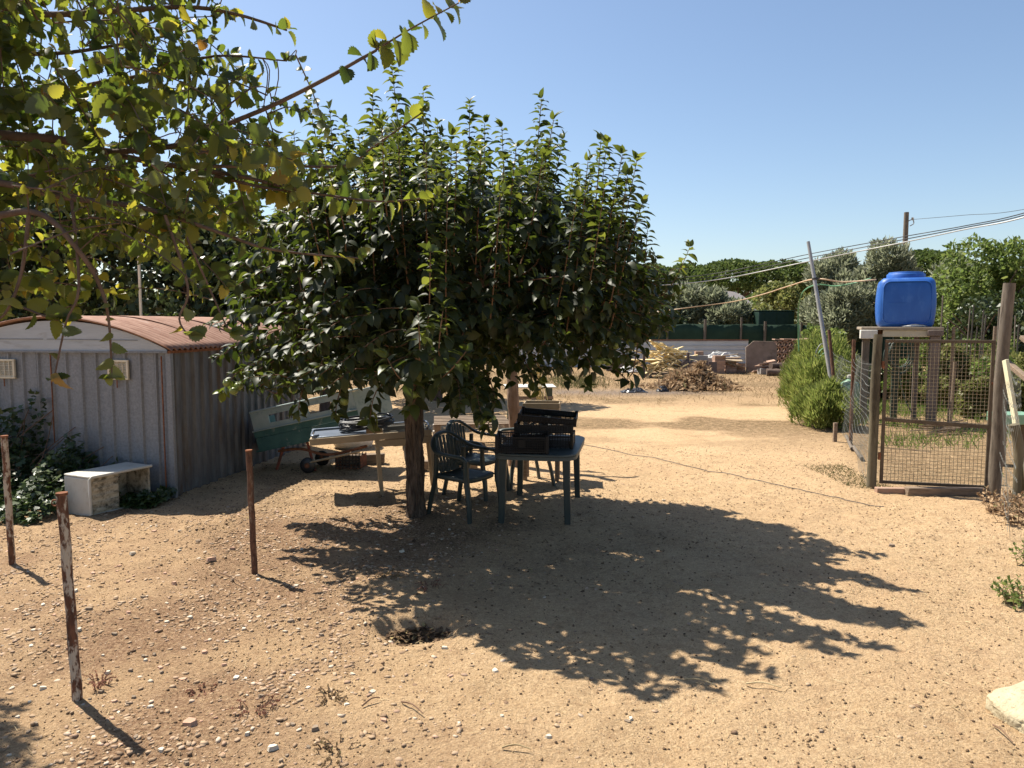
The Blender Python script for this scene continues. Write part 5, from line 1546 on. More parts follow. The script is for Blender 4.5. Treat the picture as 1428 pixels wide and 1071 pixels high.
# a far belt of wood that closes the horizon
rr = np.random.default_rng(5)
n = 26000
xx = rr.uniform(-230, 230, n); yy = 150 + rr.normal(size=n) * 6; hz = 7.5 + 2.2 * fbm(xx * .05, yy * 0, 3, 8)
zz = rr.random(n) ** .7 * hz
T = frames(rr.normal(size=(n, 3)) + np.array([0, 0, .3]), rr.normal(size=(n, 3)) + np.array([0, -.4, .5])) * rr.uniform(.9, 1.8, n)[:, None, None]
o = link('woods', inst_mesh('woods', QUAD, T, np.stack([xx, yy, zz], 1), M_pine)); tag(o, 'far belt of dark green woodland along the horizon', 'woodland', kind='stuff')

# ---- utility pole and wires
q = P(1264, 300, 47)
up = thing('utility_pole', 'grey utility pole rising behind the olives', 'utility pole', (q.x, 47, 0))
zt = P(1265, 296, 47).z
MB().tube([(0, 0, -.2), (0, 0, zt)], [.19, .14], 14).build('pole', M_greywood, up, smooth=60)
MB().tube(smooth_path([(.1, -.1, zt - .55), (.35, -.1, zt - .45), (.42, -.1, zt - .7), (.2, -.1, zt - .85)], 4), .03, 6).build('bracket', M_grey, up, smooth=60)
MB().lathe([(.05, 0), (.09, .03), (.05, .08), (.09, .12), (.04, .18)], 12, (.34, -.1, zt - .5)).build('insulator', M_wplast, up, smooth=50)
M_cable = mat('black_cable', (.03, .03, .032), (.05, .05, .052), rough=.6)
M_cablew = mat('pale_cable', (.50, .50, .48), (.60, .60, .58), rough=.6)
def cable(pts, r, m, label, name='overhead_cable', cat='cable', grp=None):
    o = MB().tube(smooth_path(pts, 10), r, 6).build(name, m, None, smooth=60); return tag(o, label, cat, grp)
cable([Vector((q.x + .4, 46.9, zt - .45)), P(1345, 300, 44), P(1428, 292, 40), P(1700, 235, 32)], .014, M_cable, 'thin telephone wire running from the utility pole', 'telephone_wire', 'wire')
cp = on(P(795, 520, 28).x, 28)
post2 = thing('cable_pole', 'wooden cable pole hidden behind the persimmon crown', 'pole', cp)
MB().tube([(0, 0, -.2), (0, 0, 3.6)], [.08, .06], 10).build('pole', M_greywood, post2, smooth=60)
for dy, m, lab, r in ((0, M_cable, 'upper black overhead cable crossing above the blue tank', .012), (5, M_cable, 'middle black overhead cable crossing above the blue tank', .013), (10, M_cablew, 'lowest pale overhead cable crossing above the blue tank', .016)):
    cable([Vector((cp.x, cp.y, 3.45 - dy * .012)), P(895, 391 + dy * .8, 26), P(1000, 381 + dy * .9, 24.5), P(1130, 354 + dy, 22), P(1260, 330 + dy * .8, 19.5), P(1345, 315 + dy * .5, 17.8), P(1428, 297 + dy * .6, 16), P(1600, 240 + dy * .6, 13), P(1800, 150 + dy, 10.5)], r, m, lab)
M_orange = mat('orange_hose', (.40, .27, .16), (.48, .34, .21), rough=.5)
cable([P(900, 437, 27), P(960, 429, 26), P(1020, 421, 25), P(1062, 411, 21.5), P(1100, 399, 18.5), P(1137, 389, 16.4), P(1175, 393, 16.0), P(1222, 390, 15.6)], .016, M_orange, 'tan hose strung from the leaning pole to the blue tank', 'garden_hose', 'hose')
M_ghose = mat('green_hose', (.10, .25, .13), (.14, .32, .17), rough=.4)
cable([P(1215, 388, 15.8), P(1190, 395, 16.0), P(1165, 399, 16.2), P(1140, 397, 16.4), P(1122, 405, 16.9), P(1115, 420, 17.4), P(1113, 440, 17.8), P(1114, 490, 18)], .016, M_ghose, 'green hose arching down beside the leaning pole', 'garden_hose', 'hose')
# leaning pole, with a shorter rusty one strapped to it
q = on(P(1172, 548, 15.5).x, 15.5)
lp = thing('leaning_pole', 'tall grey pole leaning behind the rosemary, carrying the hoses', 'pole', q)
MB().tube([(0, 0, -.2), P(1127, 337, 16.5) - q], [.052, .036], 10).build('pole', M_grey, lp, smooth=60)
MB().tube([(-.05, -.08, -.2), P(1156, 460, 15.8) - q], [.042, .036], 8).build('brown_stake', M_rpost, lp, smooth=60)
MB().lathe([(.07, 0), (.075, .02), (.07, .04)], 10).shift((P(1137, 390, 16.3) - q)).build('strap', M_cable, lp, smooth=60)

# ================================================================== fence, gate and garden
M_gpost = mat('green_grey_post', (.085, .072, .046), (.15, .128, .085), (.055, .046, .03), scale=9, rough=.9, stretch=(1, 1, .25), bump=.4, bscale=50)
M_gate = mat('brown_painted_iron', (.085, .062, .042), (.13, .10, .068), (.20, .12, .07), scale=12, rough=.75, t3=(.58, .7), vary=.04)
M_mesh = mat('gate_mesh_wire', (.22, .175, .11), (.29, .24, .155), (.20, .12, .07), scale=30, rough=.6, vary=0)
M_wire = mat('galvanised_wire', (.17, .18, .165), (.25, .26, .24), (.12, .10, .08), scale=12, rough=.6, metal=.3, vary=0)
gA, gB = G(1226, 681), G(1377, 689)
gd = gB - gA; gw = gd.length
gate = thing('wire_gate', 'brown iron garden gate filled with square wire mesh, below the blue tank', 'gate', gA, math.atan2(gd.y, gd.x))
g0, g1 = .06, 1.76
MB().box((.018, 0, (g0 + g1) / 2), (.036, .036, g1 - g0)).build('stile', M_gate, gate, bevel=.004)
MB().box((gw - .018, 0, (g0 + g1) / 2), (.036, .036, g1 - g0)).build('stile', M_gate, gate, bevel=.004)
MB().box((gw / 2, 0, g1 + .019), (gw + .002, .036, .036)).build('top_rail', M_gate, gate, bevel=.004)
MB().box((gw / 2, 0, g0 + .02), (gw - .074, .034, .036)).build('bottom_rail', M_gate, gate, bevel=.004)
MB().bar((.037, -.002, .84), (gw - .037, -.002, .79), .034, .045, up=(0, 0, 1)).build('middle_rail', M_gate, gate, bevel=.004)
wm = MB(); cell = .0435
n_v = int((gw - .07) / cell); n_h = int((g1 - g0 - .04) / cell)
for k in range(1, n_v + 1):
    x = .036 + k * (gw - .072) / (n_v + 1)
    wm.bar((x, -.001, g0 + .03), (x, -.001, g1 + .005), .0045, .0045, up=(0, 1, 0))
for k in range(1, n_h + 1):
    z = g0 + .04 + k * (g1 - g0 - .04) / (n_h + 1)
    wm.bar((.036, .003, z), (gw - .036, .003, z), .0045, .0045)
wm.build('wire_mesh', M_mesh, gate)
MB().box((gw + .02, -.03, 1.30), (.09, .02, .03)).build('latch', M_rust, gate, bevel=.003)
for z in (.35, 1.45): MB().lathe([(.016, 0), (.018, .01), (.018, .08), (.016, .09)], 10, (-.014, -.012, z)).build('hinge', M_rust, gate, smooth=50)
gp = thing('gate_post', 'green-grey wooden gate post on the hinge side of the gate', 'post', gA + Vector((-.09, .02, 0)))
bark_tube([(0, 0, -.15), (.005, 0, .7), (.0, 0, 1.3), (.015, 0, 1.86)], [.056, .053, .052, .048], 16, .05, 5).build('timber', M_gpost, gp, smooth=60)
# threshold
q = G(1243, 688); o = MB().box((0, 0, .02), (.36, .09, .09)).build('threshold_block', M_terra, None, bevel=.008, loc=q, rot=(0, 0, R(-4))); tag(o, 'pinkish brick lying under the hinge side of the gate', 'brick')
q = G(1318, 691); o = MB().box((0, 0, .04), (.88, .09, .12)).jit(.006, 3).build('threshold_beam', M_oldwood, None, bevel=.01, loc=q, rot=(0, 0, R(-3))); tag(o, 'dark weathered beam on the ground under the gate', 'beam')
# big round post at the latch side
q = G(1384, 700)
bp = thing('round_post', 'tall thick round wooden post at the latch side of the gate', 'post', q)
bark_tube([(0, 0, -.2), (.02, 0, .8), (P(1396, 520, q.y) - q), (P(1408, 395, q.y) - q)], [.068, .064, .062, .060], 26, .05, 15).build('timber', M_greywood, bp, smooth=60)
q2 = G(1417, 716)
bp2 = thing('round_post', 'short thin wooden fence post under the pale leaning plank', 'post', q2)
bark_tube([(0, 0, -.15), (0, 0, .6), (P(1414, 592, q2.y) - q2)], [.05, .05, .047], 16, .06, 17).build('timber', M_gpost, bp2, smooth=60)
# brace and pale plank
o = MB().bar(P(1404, 505, q.y - .02), P(1470, 560, q.y - .8), .06, .05).build('fence_brace', M_oldwood, None, bevel=.005); tag(o, 'dark brown brace rail behind the pale leaning plank', 'rail')
o = MB().bar(P(1402, 502, 7.95), P(1442, 742, 7.55), .105, .035, up=(1, -.3, 0)).build('pale_plank', mat('cream_board', (.58, .54, .36), (.66, .62, .44), (.48, .43, .28), scale=7, rough=.85, stretch=(1, 1, .2)), None, bevel=.004); tag(o, 'pale cream plank leaning against the thick round post', 'plank')
o = MB().bar(P(1425, 470, 9.5), P(1460, 500, 9.0), .06, .05).build('fence_brace', M_oldwood, None, bevel=.005); tag(o, 'short rail behind the thick post at the photo edge', 'rail')

# ---- wire netting between posts
def netting(name, label, A, B, h, rows, amp, per, slack=0.0, r=.0012):
    d = B - A; L_ = d.length
    t = thing(name, label, 'fence', A, math.atan2(d.y, d.x), 'wire netting fences')
    w = MB()
    n = max(6, int(L_ / (per / 4)))
    for k in range(rows + 1):
        z = h * k / rows
        pts = [(L_ * i / n, .03 * math.sin(1.7 * L_ * i / n + k), z + amp * math.sin(2 * math.pi * (L_ * i / n) / per + math.pi * (k % 2)) - slack * math.sin(math.pi * i / n) * k / rows) for i in range(n + 1)]
        w.tube(pts, r, 4)
    for k in range(int(L_ / per * 1) + 1):
        x = k * per
        w.tube([(x + .01 * math.sin(j), .03 * math.sin(1.7 * x + j), h * j / 6) for j in range(7)], r * .8, 4)
    w.build('netting', M_wire, t, smooth=60)
    return t
fA = gA + Vector((-.11, .05, 0)); fB = on(5.55, 12.1); fC = on(7.1, 16.5)
nt1 = netting('netting_fence', 'sagging wire netting between gate post and rosemary', fA, fB, 1.5, 17, .006, .10, .06)
nt2 = netting('netting_fence', 'wire netting running on behind the rosemary bush', fB, fC, 1.35, 14, .006, .10, .05)
netting('netting_fence', 'wire netting from the thick round post towards the camera', q + Vector((.02, -.1, 0)), on(4.5, 6.6), 1.5, 13, .016, .13, .10)
o = thing('rusty_stake', 'rusty iron stake holding the netting beside the rosemary', 'stake', fB); MB().tube([(0, 0, -.15), (-.01, 0, 1.72)], .03, 8).build('rod', M_rpost, o, smooth=60)
o = MB().box((0, 0, .14), (.06, .05, .36)).build('short_stake', M_oldwood, None, bevel=.006, loc=on(5.42, 12.4)); tag(o, 'short brown stub stake at the foot of the netting', 'stake')
for k, (a, b) in enumerate((((1180, 612), (1188, 630)), ((1190, 628), (1202, 645)))):
    pa, pb = G(*a, .04), G(*b, .04)
    o = MB().tube([pa, pb], .028, 8).build('wood_edging', M_greywood, None, smooth=60); tag(o, ['pale branch edging the netting near the rosemary', 'pale branch edging the netting nearer the gate'][k], 'branch')

# ---- tank stand and tank
YS = 14.4
M_white = mat('whitewashed_concrete', (.60, .58, .52), (.70, .68, .62), (.45, .38, .30), scale=5, rough=.9, t3=(.55, .7))
M_pink = mat('pinkish_grey_post', (.13, .10, .085), (.19, .15, .128), (.09, .07, .06), scale=7, rough=.9, stretch=(1, 1, .3), bump=.3, bscale=40)
x0, x1 = P(1206, 460, YS).x, P(1309, 460, YS).x
ztop = P(1250, 456, YS).z
stand = thing('tank_stand', 'whitewashed platform on posts carrying the blue tank', 'stand', on((x0 + x1) / 2, YS), R(-21))
gz = stand.location.z
hw = (x1 - x0) / 2; zt_ = ztop - gz
MB().box((0, .62, zt_ - .03), (hw * 2, 1.3, .055)).build('platform', mat('stand_board', (.26, .21, .155), (.36, .30, .225), rough=.9), stand, bevel=.006)
MB().box((-hw + .14, .08, zt_ - .145), (.30, .28, .17)).build('cap_block', M_white, stand, bevel=.01)
MB().box((0.12, .05, zt_ - .125), (hw * 1.25, .10, .13)).build('beam', mat('cream_beam', (.50, .44, .32), (.58, .52, .39), rough=.9), stand, bevel=.006)
MB().box((hw - .14, .06, zt_ - .115), (.27, .24, .11)).build('cap_block', M_pink, stand, bevel=.01)
def spost(x, y, w, d, m, top): MB().bar((x, y, top), (x, y, -.1), w, d, up=(0, 1, 0)).build('post', m, stand, bevel=.008)
spost(hw - .14, .06, .17, .17, M_pink, zt_ - .172); spost(-hw + .10, .10, .13, .13, M_greywood, zt_ - .232); spost(-hw + .36, .35, .10, .12, M_rpost, zt_ - .06); spost(-hw + .75, 1.1, .12, .12, M_dgw, zt_ - .06); spost(hw - .30, 1.15, .09, .09, M_pink, zt_ - .06)
tcx = P(1259, 455, YS + .6).x
tank = thing('water_tank', 'bright blue plastic water tank standing on the whitewashed platform', 'tank', (tcx + .03, YS + .62, ztop - .003), R(-23))
M_blue = mat('blue_polyethylene', (.012, .085, .34), (.018, .11, .41), (.06, .17, .46), scale=4, rough=.5, spec=.4, t3=(.52, .78), s3=6, stretch=(1, 1, .4), vary=0)
# barrelled body: rings of a rounded rectangle
vs = []; fs = []; HT = .95
zs = [0, .02, .06, .16, .30, .46, .62, .78, .90, .96, .995, 1.01]
for z in zs:
    s_ = .475 + .04 * math.sin(math.pi * min(1, z / 1.0) ** .9)
    if z < .05: s_ -= .03 * (1 - z / .05)
    if z > .93: s_ -= .06 * ((z - .93) / .08) ** 1.6
    rg = rrect(s_ * 2, s_ * 2, .13, 6); nr = len(rg)
    vs += [(x, y, z * HT) for x, y in rg]
for i in range(len(zs) - 1):
    for j in range(nr): fs.append([i * nr + j, i * nr + (j + 1) % nr, (i + 1) * nr + (j + 1) % nr, (i + 1) * nr + j])
fs.append(list(range(nr))[::-1]); fs.append([(len(zs) - 1) * nr + j for j in range(nr)])
tbod = MB().add(vs, fs).build('tank_body', M_blue, tank, smooth=50)
MB().lathe([(.35, .955), (.35, 1.035), (.34, 1.05), (.32, 1.055), (.31, 1.085), (.27, 1.09), (.05, 1.095)], 28).build('lid', M_blue, tank, smooth=40)
# moulded edge frame on the front face and a mid seam
fr_ = rrect(.86, .80, .12, 5)
def tface(sx):
    pts = []
    for x, z in fr_:
        zz = .475 + z * 1.02
        s_ = .475 + .04 * math.sin(math.pi * max(0, min(1, zz)) ** .9)
        pts.append(Vector((x * (s_ / .515), -s_ - .002, zz)))
    return pts
MB().tube(tface(1), .014, 6, closed=True).build('moulded_rib', M_blue, tank, smooth=60)
MB().box((-.18, -.514, .475), (.30, .012, .010)).build('seam_mark', M_blue, tank, bevel=.003)
o = crumple(Vector((tcx - .05, YS + .035, ztop + .0)), .5, .09, .05, 'pale crumpled rag on the platform edge below the tank', 22, M_sack)
# coil of hose hanging on the stand
hc = MB(); rk = random.Random(8)
for k in range(7):
    r = .30 + rk.uniform(-.05, .04); dx = rk.uniform(-.05, .05)
    hc.tube([Vector((dx + r * .85 * math.sin(a), rk.uniform(-.012, .012) + .012 * k - .06, -r + r * math.cos(a) * (1.0) + rk.uniform(-.004, .004))) for a in [2 * math.pi * j / 28 for j in range(28)]], .014, 6, closed=True)
hc.tube(smooth_path([(.05, 0, -.55), (.10, -.02, -.9), (.22, -.05, -1.25), (.42, -.1, -1.55)], 6), .014, 6)
ho = hc.build('hose_coil', mat('dark_green_hose', (.03, .045, .035), (.05, .065, .05), rough=.45), None, smooth=60, loc=P(1252, 474, YS - .30)); tag(ho, 'dark green hose coil hanging under the tank platform', 'hose')

# ---- rosemary along the netting
M_rosem = leaf_mat('rosemary_leaf', [(0, (.11, .145, .032)), (.55, (.17, .205, .048)), (1, (.26, .27, .08))], .45, .55, .25)
rr = np.random.default_rng(14)
def rosemary(label, c, rad, h, n, seed):
    rr = np.random.default_rng(seed)
    t = thing('rosemary_bush', label, 'shrub', on(*c), group='rosemary bushes along the netting')
    th = rr.uniform(0, 2 * np.pi, n); u = np.sqrt(rr.random(n))
    bump = 1 + .22 * np.sin(th * 5 + seed) * u
    x = rad[0] * u * np.cos(th) * bump; y = rad[1] * u * np.sin(th) * bump
    zt = h * np.sqrt(np.clip(1 - (u * .96) ** 2.6, 0, 1)) * (1 + .16 * np.sin(x * 9 + seed) * np.cos(y * 8) + .14 * np.sin(x * 23 + y * 19))
    z = zt * (1 - .45 * rr.random(n) ** 2.5)
    low = rr.random(n) < .25; z[low] = zt[low] * rr.random(low.sum())
    ax = np.stack([np.cos(th) * u * .55, np.sin(th) * u * .55, np.full(n, .85)], 1) + rr.normal(size=(n, 3)) * .30
    T = frames(ax, rr.normal(size=(n, 3))) * rr.uniform(.08, .20, n)[:, None, None] * np.array([1, .13, 1])[None, None, :]
    o = link('sprigs', inst_mesh('sprigs', BLADE, T, np.stack([x, y, z], 1), M_rosem), t); o['kind'] = 'stuff'
    w = MB(); r2 = random.Random(seed)
    for k in range(26):
        a = r2.uniform(0, 6.28); q_ = r2.uniform(.2, .8)
        w.tube(smooth_path([(0, 0, -.02), (rad[0] * q_ * .5 * math.cos(a), rad[1] * q_ * .5 * math.sin(a), h * .3), (rad[0] * q_ * math.cos(a), rad[1] * q_ * math.sin(a), h * .8 * (1 - q_ * .4))], 3), .012, 5)
    w.build('stems', M_twig, t, smooth=60)
rosemary('nearest rosemary bush, tight against the wire netting', (6.05, 14.3), (.50, .66), .68, 9500, 1)
rosemary('middle rosemary bush in the row behind the netting', (6.95, 16.8), (.70, .9), .98, 11000, 2)
rosemary('tall farthest rosemary bush, nearest the hollow bricks', (8.15, 19.6), (.85, 1.2), 1.42, 13000, 3)
# pale green jug and wire loops by the leaning pole
q = on(P(1184, 560, 15.6).x, 15.6)
jug = thing('plastic_barrel', 'translucent pale green plastic barrel behind the netting', 'barrel', q)
M_jug = mat('pale_green_plastic', (.14, .27, .18), (.19, .33, .22), rough=.4, spec=.5)
MB().lathe([(.17, 0), (.20, .03), (.21, .2), (.20, .4), (.21, .6), (.18, .74), (.08, .80), (.05, .82), (.05, .86)], 20).build('drum', M_jug, jug, smooth=50)
MB().lathe([(.06, .85), (.06, .90), (.02, .91)], 14).build('cap', M_wplast, jug, smooth=50)
for k in range(3):
    c = P(1146 + 3 * k, 500 + 6 * k, 17.2)
    o = MB().tube([c + Vector((.16 * math.cos(a) * (1 + .2 * k), .03 * math.sin(2 * a), .34 * math.sin(a))) for a in [2 * math.pi * j / 24 for j in range(24)]], .012, 6, closed=True).build('hose_loop', M_ghose if k else M_wire, None, smooth=60)
    tag(o, ['pale wire loop caught in the rosemary by the pole', 'green hose loop hung low on the leaning pole', 'smaller green hose loop at the rosemary top'][k], 'hose' if k else 'wire')

# ---- garden beyond the gate: stakes, vines, grass
rs = random.Random(44)
stakes_ = []
for px, pt, Y in [(1322, 450, 17.5), (1330, 470, 18), (1341, 466, 18), (1353, 430, 19), (1358, 425, 18), (1363, 455, 20), (1372, 432, 19), (1375, 440, 18), (1388, 470, 18), (1393, 430, 20), (1399, 428, 18.5), (1416, 440, 19), (1421, 452, 17), (1315, 412, 16.2), (1300, 440, 20), (1345, 480, 20), (1426, 500, 16)]:
    top = P(px, pt, Y); b_ = on(top.x + rs.uniform(-.12, .12), Y)
    o = MB().tube([b_ + Vector((0, 0, -.1)), top], .018, 6).build('garden_stake', M_greywood, None, smooth=60)
    stakes_.append((px, o))
for k, (px, o) in enumerate(sorted(stakes_, key=lambda a: a[0])):
    tag(o, 'thin grey garden stake among the vines, %s counting away from the tank' % ['first', 'second', 'third', 'fourth', 'fifth', 'sixth', 'seventh', 'eighth', 'ninth', 'tenth', 'eleventh', 'twelfth', 'thirteenth', 'fourteenth', 'fifteenth', 'sixteenth', 'last'][k], 'stake', 'garden stakes among the vines')
for k, (px, pt, pb, Y) in enumerate([(1330, 456, 600, 14.2), (1332, 505, 602, 13.6), (1388, 455, 560, 13.5)]):
    top = P(px, pt, Y); b_ = on(P(px - 8, pb, Y).x, Y)
    o = MB().tube([b_ + Vector((0, 0, -.1)), top], .03, 7).build('brown_stake', M_oldwood, None, smooth=60)
    tag(o, ['tall brown stake right of the tank stand post', 'short brown stake seen through the gate', 'dark stake between gate and thick post'][k], 'stake')
vlab = ['leafy vine directly behind the tank stand', 'leafy vine right of the tank stand post', 'leafy vine seen above the gate middle', 'leafy vine seen above the gate latch', 'leafy vine behind the thick round post', 'leafy vine at the photo edge behind the plank', 'low leafy vine seen left through the gate', 'dry brownish vine seen through the gate mesh', 'leafy vine behind the netting and barrel', 'tall vine rising between the stakes']
for k, (px, pt, Y, r, m) in enumerate([(1275, 490, 18.2, 1.0, M_green), (1325, 475, 17.0, .8, M_yel), (1350, 470, 18.0, .9, M_green), (1385, 478, 17.0, .9, M_yel), (1408, 470, 16.0, .8, M_green), (1440, 480, 15.0, .9, M_yel), (1240, 500, 19.0, .9, M_green), (1360, 520, 15.8, .6, M_yel), (1200, 505, 19.5, 1.0, M_dk), (1370, 455, 20.5, 1.0, M_green)]):
    top = P(px, pt, Y)
    far_tree('vine_plant', vlab[k], 'plant', on(top.x, Y), max(.9, top.z), (r, r * .7, max(.45, top.z * .5)), 4200, .085, IVY, m, 90 + k, 'vines in the garden', lobes=10, trunk_r=.02)
# green planter box glimpsed past the post
q = on(P(1412, 600, 10.4).x, 10.4)
pb = thing('planter_box', 'pale green planter crate behind the fence post', 'planter', q)
MB().box((0, 0, .66), (.5, .4, .14)).build('tray', M_jug, pb, bevel=.01)
for x in (-.2, .2): MB().box((x, 0, .28), (.05, .3, .62)).build('leg', M_oldwood, pb, bevel=.005)
# pile of thin sticks below the stand
sx = on(P(1285, 592, 14).x, 13.3)
for k in range(9):
    a = R(rs.uniform(-25, 35))
    o = MB().tube([Vector((-.4 * math.cos(a), -.4 * math.sin(a), .03 + .018 * k)), Vector((.4 * math.cos(a), .4 * math.sin(a), .04 + .02 * k + rs.uniform(0, .08)))], .013, 5).build('stick', M_oldwood, None, smooth=60, loc=sx + Vector((rs.uniform(-.15, .15), rs.uniform(-.15, .15), 0)))
    tag(o, 'thin brown stick, %s from the bottom of the bundle under the tank stand' % ['first', 'second', 'third', 'fourth', 'fifth', 'sixth', 'seventh', 'eighth', 'ninth'][k], 'stick', 'sticks under the tank stand')
# garden grass
rr = np.random.default_rng(33)
def blades(n, X, Y, hmin, hmax, m, name, label, wid=.012, lean=.5, mask=None):
    x = rr.uniform(*X, n); y = rr.uniform(*Y, n)
    if mask is not None:
        k = rr.random(n) < mask(x, y); x = x[k]; y = y[k]
    z = gh(x, y); n = len(x)
    ax = rr.normal(size=(n, 3)) * lean; ax[:, 2] = 1
    h = rr.uniform(hmin, hmax, n)
    T = frames(ax, rr.normal(size=(n, 3))) * np.stack([h, np.full(n, wid), h], 1)[:, None, :]
    o = link(name, inst_mesh(name, BLADE, T, np.stack([x, y, z - .004], 1), m)); tag(o, label, 'grass', kind='stuff'); return o
M_grass = leaf_mat('garden_grass', [(0, (.07, .12, .02)), (.6, (.11, .17, .03)), (1, (.19, .20, .07))], .35, .6, .2)
M_dry = leaf_mat('dry_grass', [(0, (.13, .09, .048)), (.5, (.20, .14, .075)), (.85, (.28, .21, .12)), (1, (.09, .09, .035))], .25, .8, .1)
M_sage = leaf_mat('sparse_green_grass', [(0, (.055, .062, .022)), (.6, (.09, .092, .036)), (1, (.17, .14, .065))], .25, .8, .1)
blades(34000, (5.0, 14), (11.2, 22), .06, .24, M_grass, 'garden_grass', 'bright green grass under and behind the tank stand', .014, .5, lambda x, y: (x > 4.6 + .27 * (y - 8.8) + .5) * sstep(-.25, .2, fbm(x * .6, y * .6, 3, 55)) * sstep(11.2, 13.2, y))
blades(9000, (-6, 9), (11.5, 19), .015, .045, M_sage, 'sparse_grass', 'thin olive grass patches across the middle of the yard', .006, 1.2, lambda x, y: sstep(.12, .34, fbm(x * .42, y * .75, 4, 91)) * (x < 5.4 + .3 * (y - 11.5)))
blades(24000, (-8, 12), (18, 34), .03, .16, M_dry, 'dry_grass', 'dry straw-coloured grass around the timber and tiles', .010, .8, lambda x, y: sstep(17.5, 21.5, y + 1.4 * fbm(x * .5, y * .5, 3, 17)) * (1 - .85 * cinder_mask(x, y)) * .8)
blades(1500, (.5, 3.5), (22.5, 27), .12, .35, M_sage, 'weed_patch', 'grey-green weeds seen under the persimmon branches', .02, .6, lambda x, y: np.exp(-((x - 2.1) / .8) ** 2))
gpx = G(1195, 668)
blades(1400, (gpx.x - .35, gpx.x + .2), (gpx.y - .6, gpx.y + .9), .02, .07, M_sage, 'mown_grass', 'patch of dry cut grass at the netting foot by the gate', .006, 1.4)

# ---- weeds at the right edge
def weed(label, c, r, h, n, size, m, seed, tm=OVAL):
    r3 = random.Random(seed); F_ = Foliage(); w = MB(); b_ = on(*c)
    t = thing('weed_plant', label, 'plant', b_, group='weeds in the yard')
    for k in range(n):
        a = r3.uniform(0, 6.28); q_ = r * r3.random() ** .35
        tip = Vector((q_ * math.cos(a), q_ * math.sin(a), h * r3.uniform(.4, 1) * (1 - .5 * q_ / r)))
        b0 = Vector((tip.x * r3.uniform(.1, .8), tip.y * r3.uniform(.1, .8), -.01))
        shoot(F_, w, [b0, b0.lerp(tip, .5) + Vector((0, 0, .02)), tip], .003, .0015, size, size * .6, .2, 10, 50, .4, r3, 4)
    p_, T_ = F_.arrays()
    o = link('foliage', inst_mesh('foliage', tm, T_, p_, m), t); o['kind'] = 'stuff'
    w.build('stems', M_twig, t)
    return t
e = G(1412, 845); weed('leafy green weed spilling in at the photo edge above the pale stone', (e.x + .05, e.y), .2, .22, 34, .04, M_green, 5)
e = G(1424, 790); weed('upper green weed at the photo edge near the fence foot', (e.x + .12, e.y), .2, .3, 30, .04, M_green, 6)
e = G(1375, 672); weed('small weed growing at the latch end of the gate', (e.x, e.y - .15), .1, .3, 14, .05, M_yel, 7)
e = G(1418, 735); weed('dry brown weed tangled in the netting foot', (e.x, e.y), .25, .45, 34, .05, M_brush, 8)
e = G(1395, 715); weed('dry brown weed at the foot of the thick round post', (e.x, e.y), .22, .35, 30, .05, M_brush, 9)
M_red = leaf_mat('reddish_weed', [(0, (.20, .085, .06)), (.6, (.30, .14, .10)), (1, (.33, .22, .13))], .25, .8, .1)
for k, (px, py, lab, r) in enumerate([(137, 955, 'reddish dry weed beside the foot of the flaking white post', .12), (600, 822, 'reddish dry weed short of the dug hole', .14), (355, 992, 'reddish dry weed among stones at the lower frame', .15), (280, 960, 'small reddish weed among the gravel', .10), (545, 806, 'pale dry weed between hole and brown post', .12), (470, 1050, 'straw-coloured dry weed at the bottom frame edge', .16), (460, 975, 'straw-coloured small weed among scattered stones', .12)]):
    c = G(px, py); weed(lab, (c.x, c.y), r * 1.0, .028 if k else .10, 15, .011, M_red if k < 4 else M_dry, 70 + k, BLADE)

# ================================================================== loose things on the ground
rr = np.random.default_rng(101)
def chip(seed, flat=.45, n=6):
    r4 = random.Random(seed); v = []; f = []
    ang = sorted(r4.uniform(0, 2 * math.pi) for _ in range(n)); ang = [2 * math.pi * k / n + r4.uniform(-.35, .35) for k in range(n)]
    rad = [r4.uniform(.6, 1.05) for _ in range(n)]
    for a, r in zip(ang, rad): v.append((r * math.cos(a), r * .75 * math.sin(a), -.25 * flat))
    for a, r in zip(ang, rad): v.append((r * .82 * math.cos(a + .1), r * .62 * math.sin(a + .1), flat * r4.uniform(.75, 1.1)))
    f = [list(range(n))[::-1], list(range(n, 2 * n))] + [[i, (i + 1) % n, n + (i + 1) % n, n + i] for i in range(n)]
    return v, f
M_peb = leaf_mat('gravel_stone', [(0, (.17, .11, .07)), (.35, (.32, .225, .145)), (.65, (.39, .285, .19)), (.86, (.30, .20, .14)), (.95, (.53, .45, .35)), (1, (.46, .26, .175))], 0.0, .9, .15)
def scatter_chips(name, label, n, X, Y, smin, smax, mask, seed, m, flat=.45, pw=2.6):
    rr = np.random.default_rng(seed)
    x = rr.uniform(*X, n); y = Y[0] + (Y[1] - Y[0]) * rr.random(n) ** 1.25
    k = rr.random(n) < mask(x, y); x = x[k]; y = y[k]; n = len(x)
    s = smin + (smax - smin) * rr.random(n) ** pw
    a = rr.uniform(0, 2 * np.pi, n)
    ax = np.stack([np.cos(a), np.sin(a), rr.normal(size=n) * .12], 1)
    up = np.stack([rr.normal(size=n) * .16, rr.normal(size=n) * .16, np.ones(n)], 1)
    T = frames(ax, up) * s[:, None, None]
    o = link(name, inst_mesh(name, chip(seed, flat), T, np.stack([x, y, gh(x, y)], 1), m)); tag(o, label, 'gravel', kind='stuff'); return o
gm_ = lambda x, y: np.clip(gravel_mask(x, y) * 1.1 + .03, 0, 1) * (.25 + .75 * sstep(-.2, .25, fbm(x * 2.4, y * 2.4, 3, 12)))
scatter_chips('gravel', 'small stone chips and shards strewn over the sandy soil', 42000, (-6, 2.2), (3.0, 9.2), .004, .026, gm_, 1, M_peb, .38)
scatter_chips('gravel', 'thin flat stone chips mixed into the gravel', 22000, (-6, 2.2), (3.0, 9.2), .006, .028, gm_, 2, M_peb, .22)
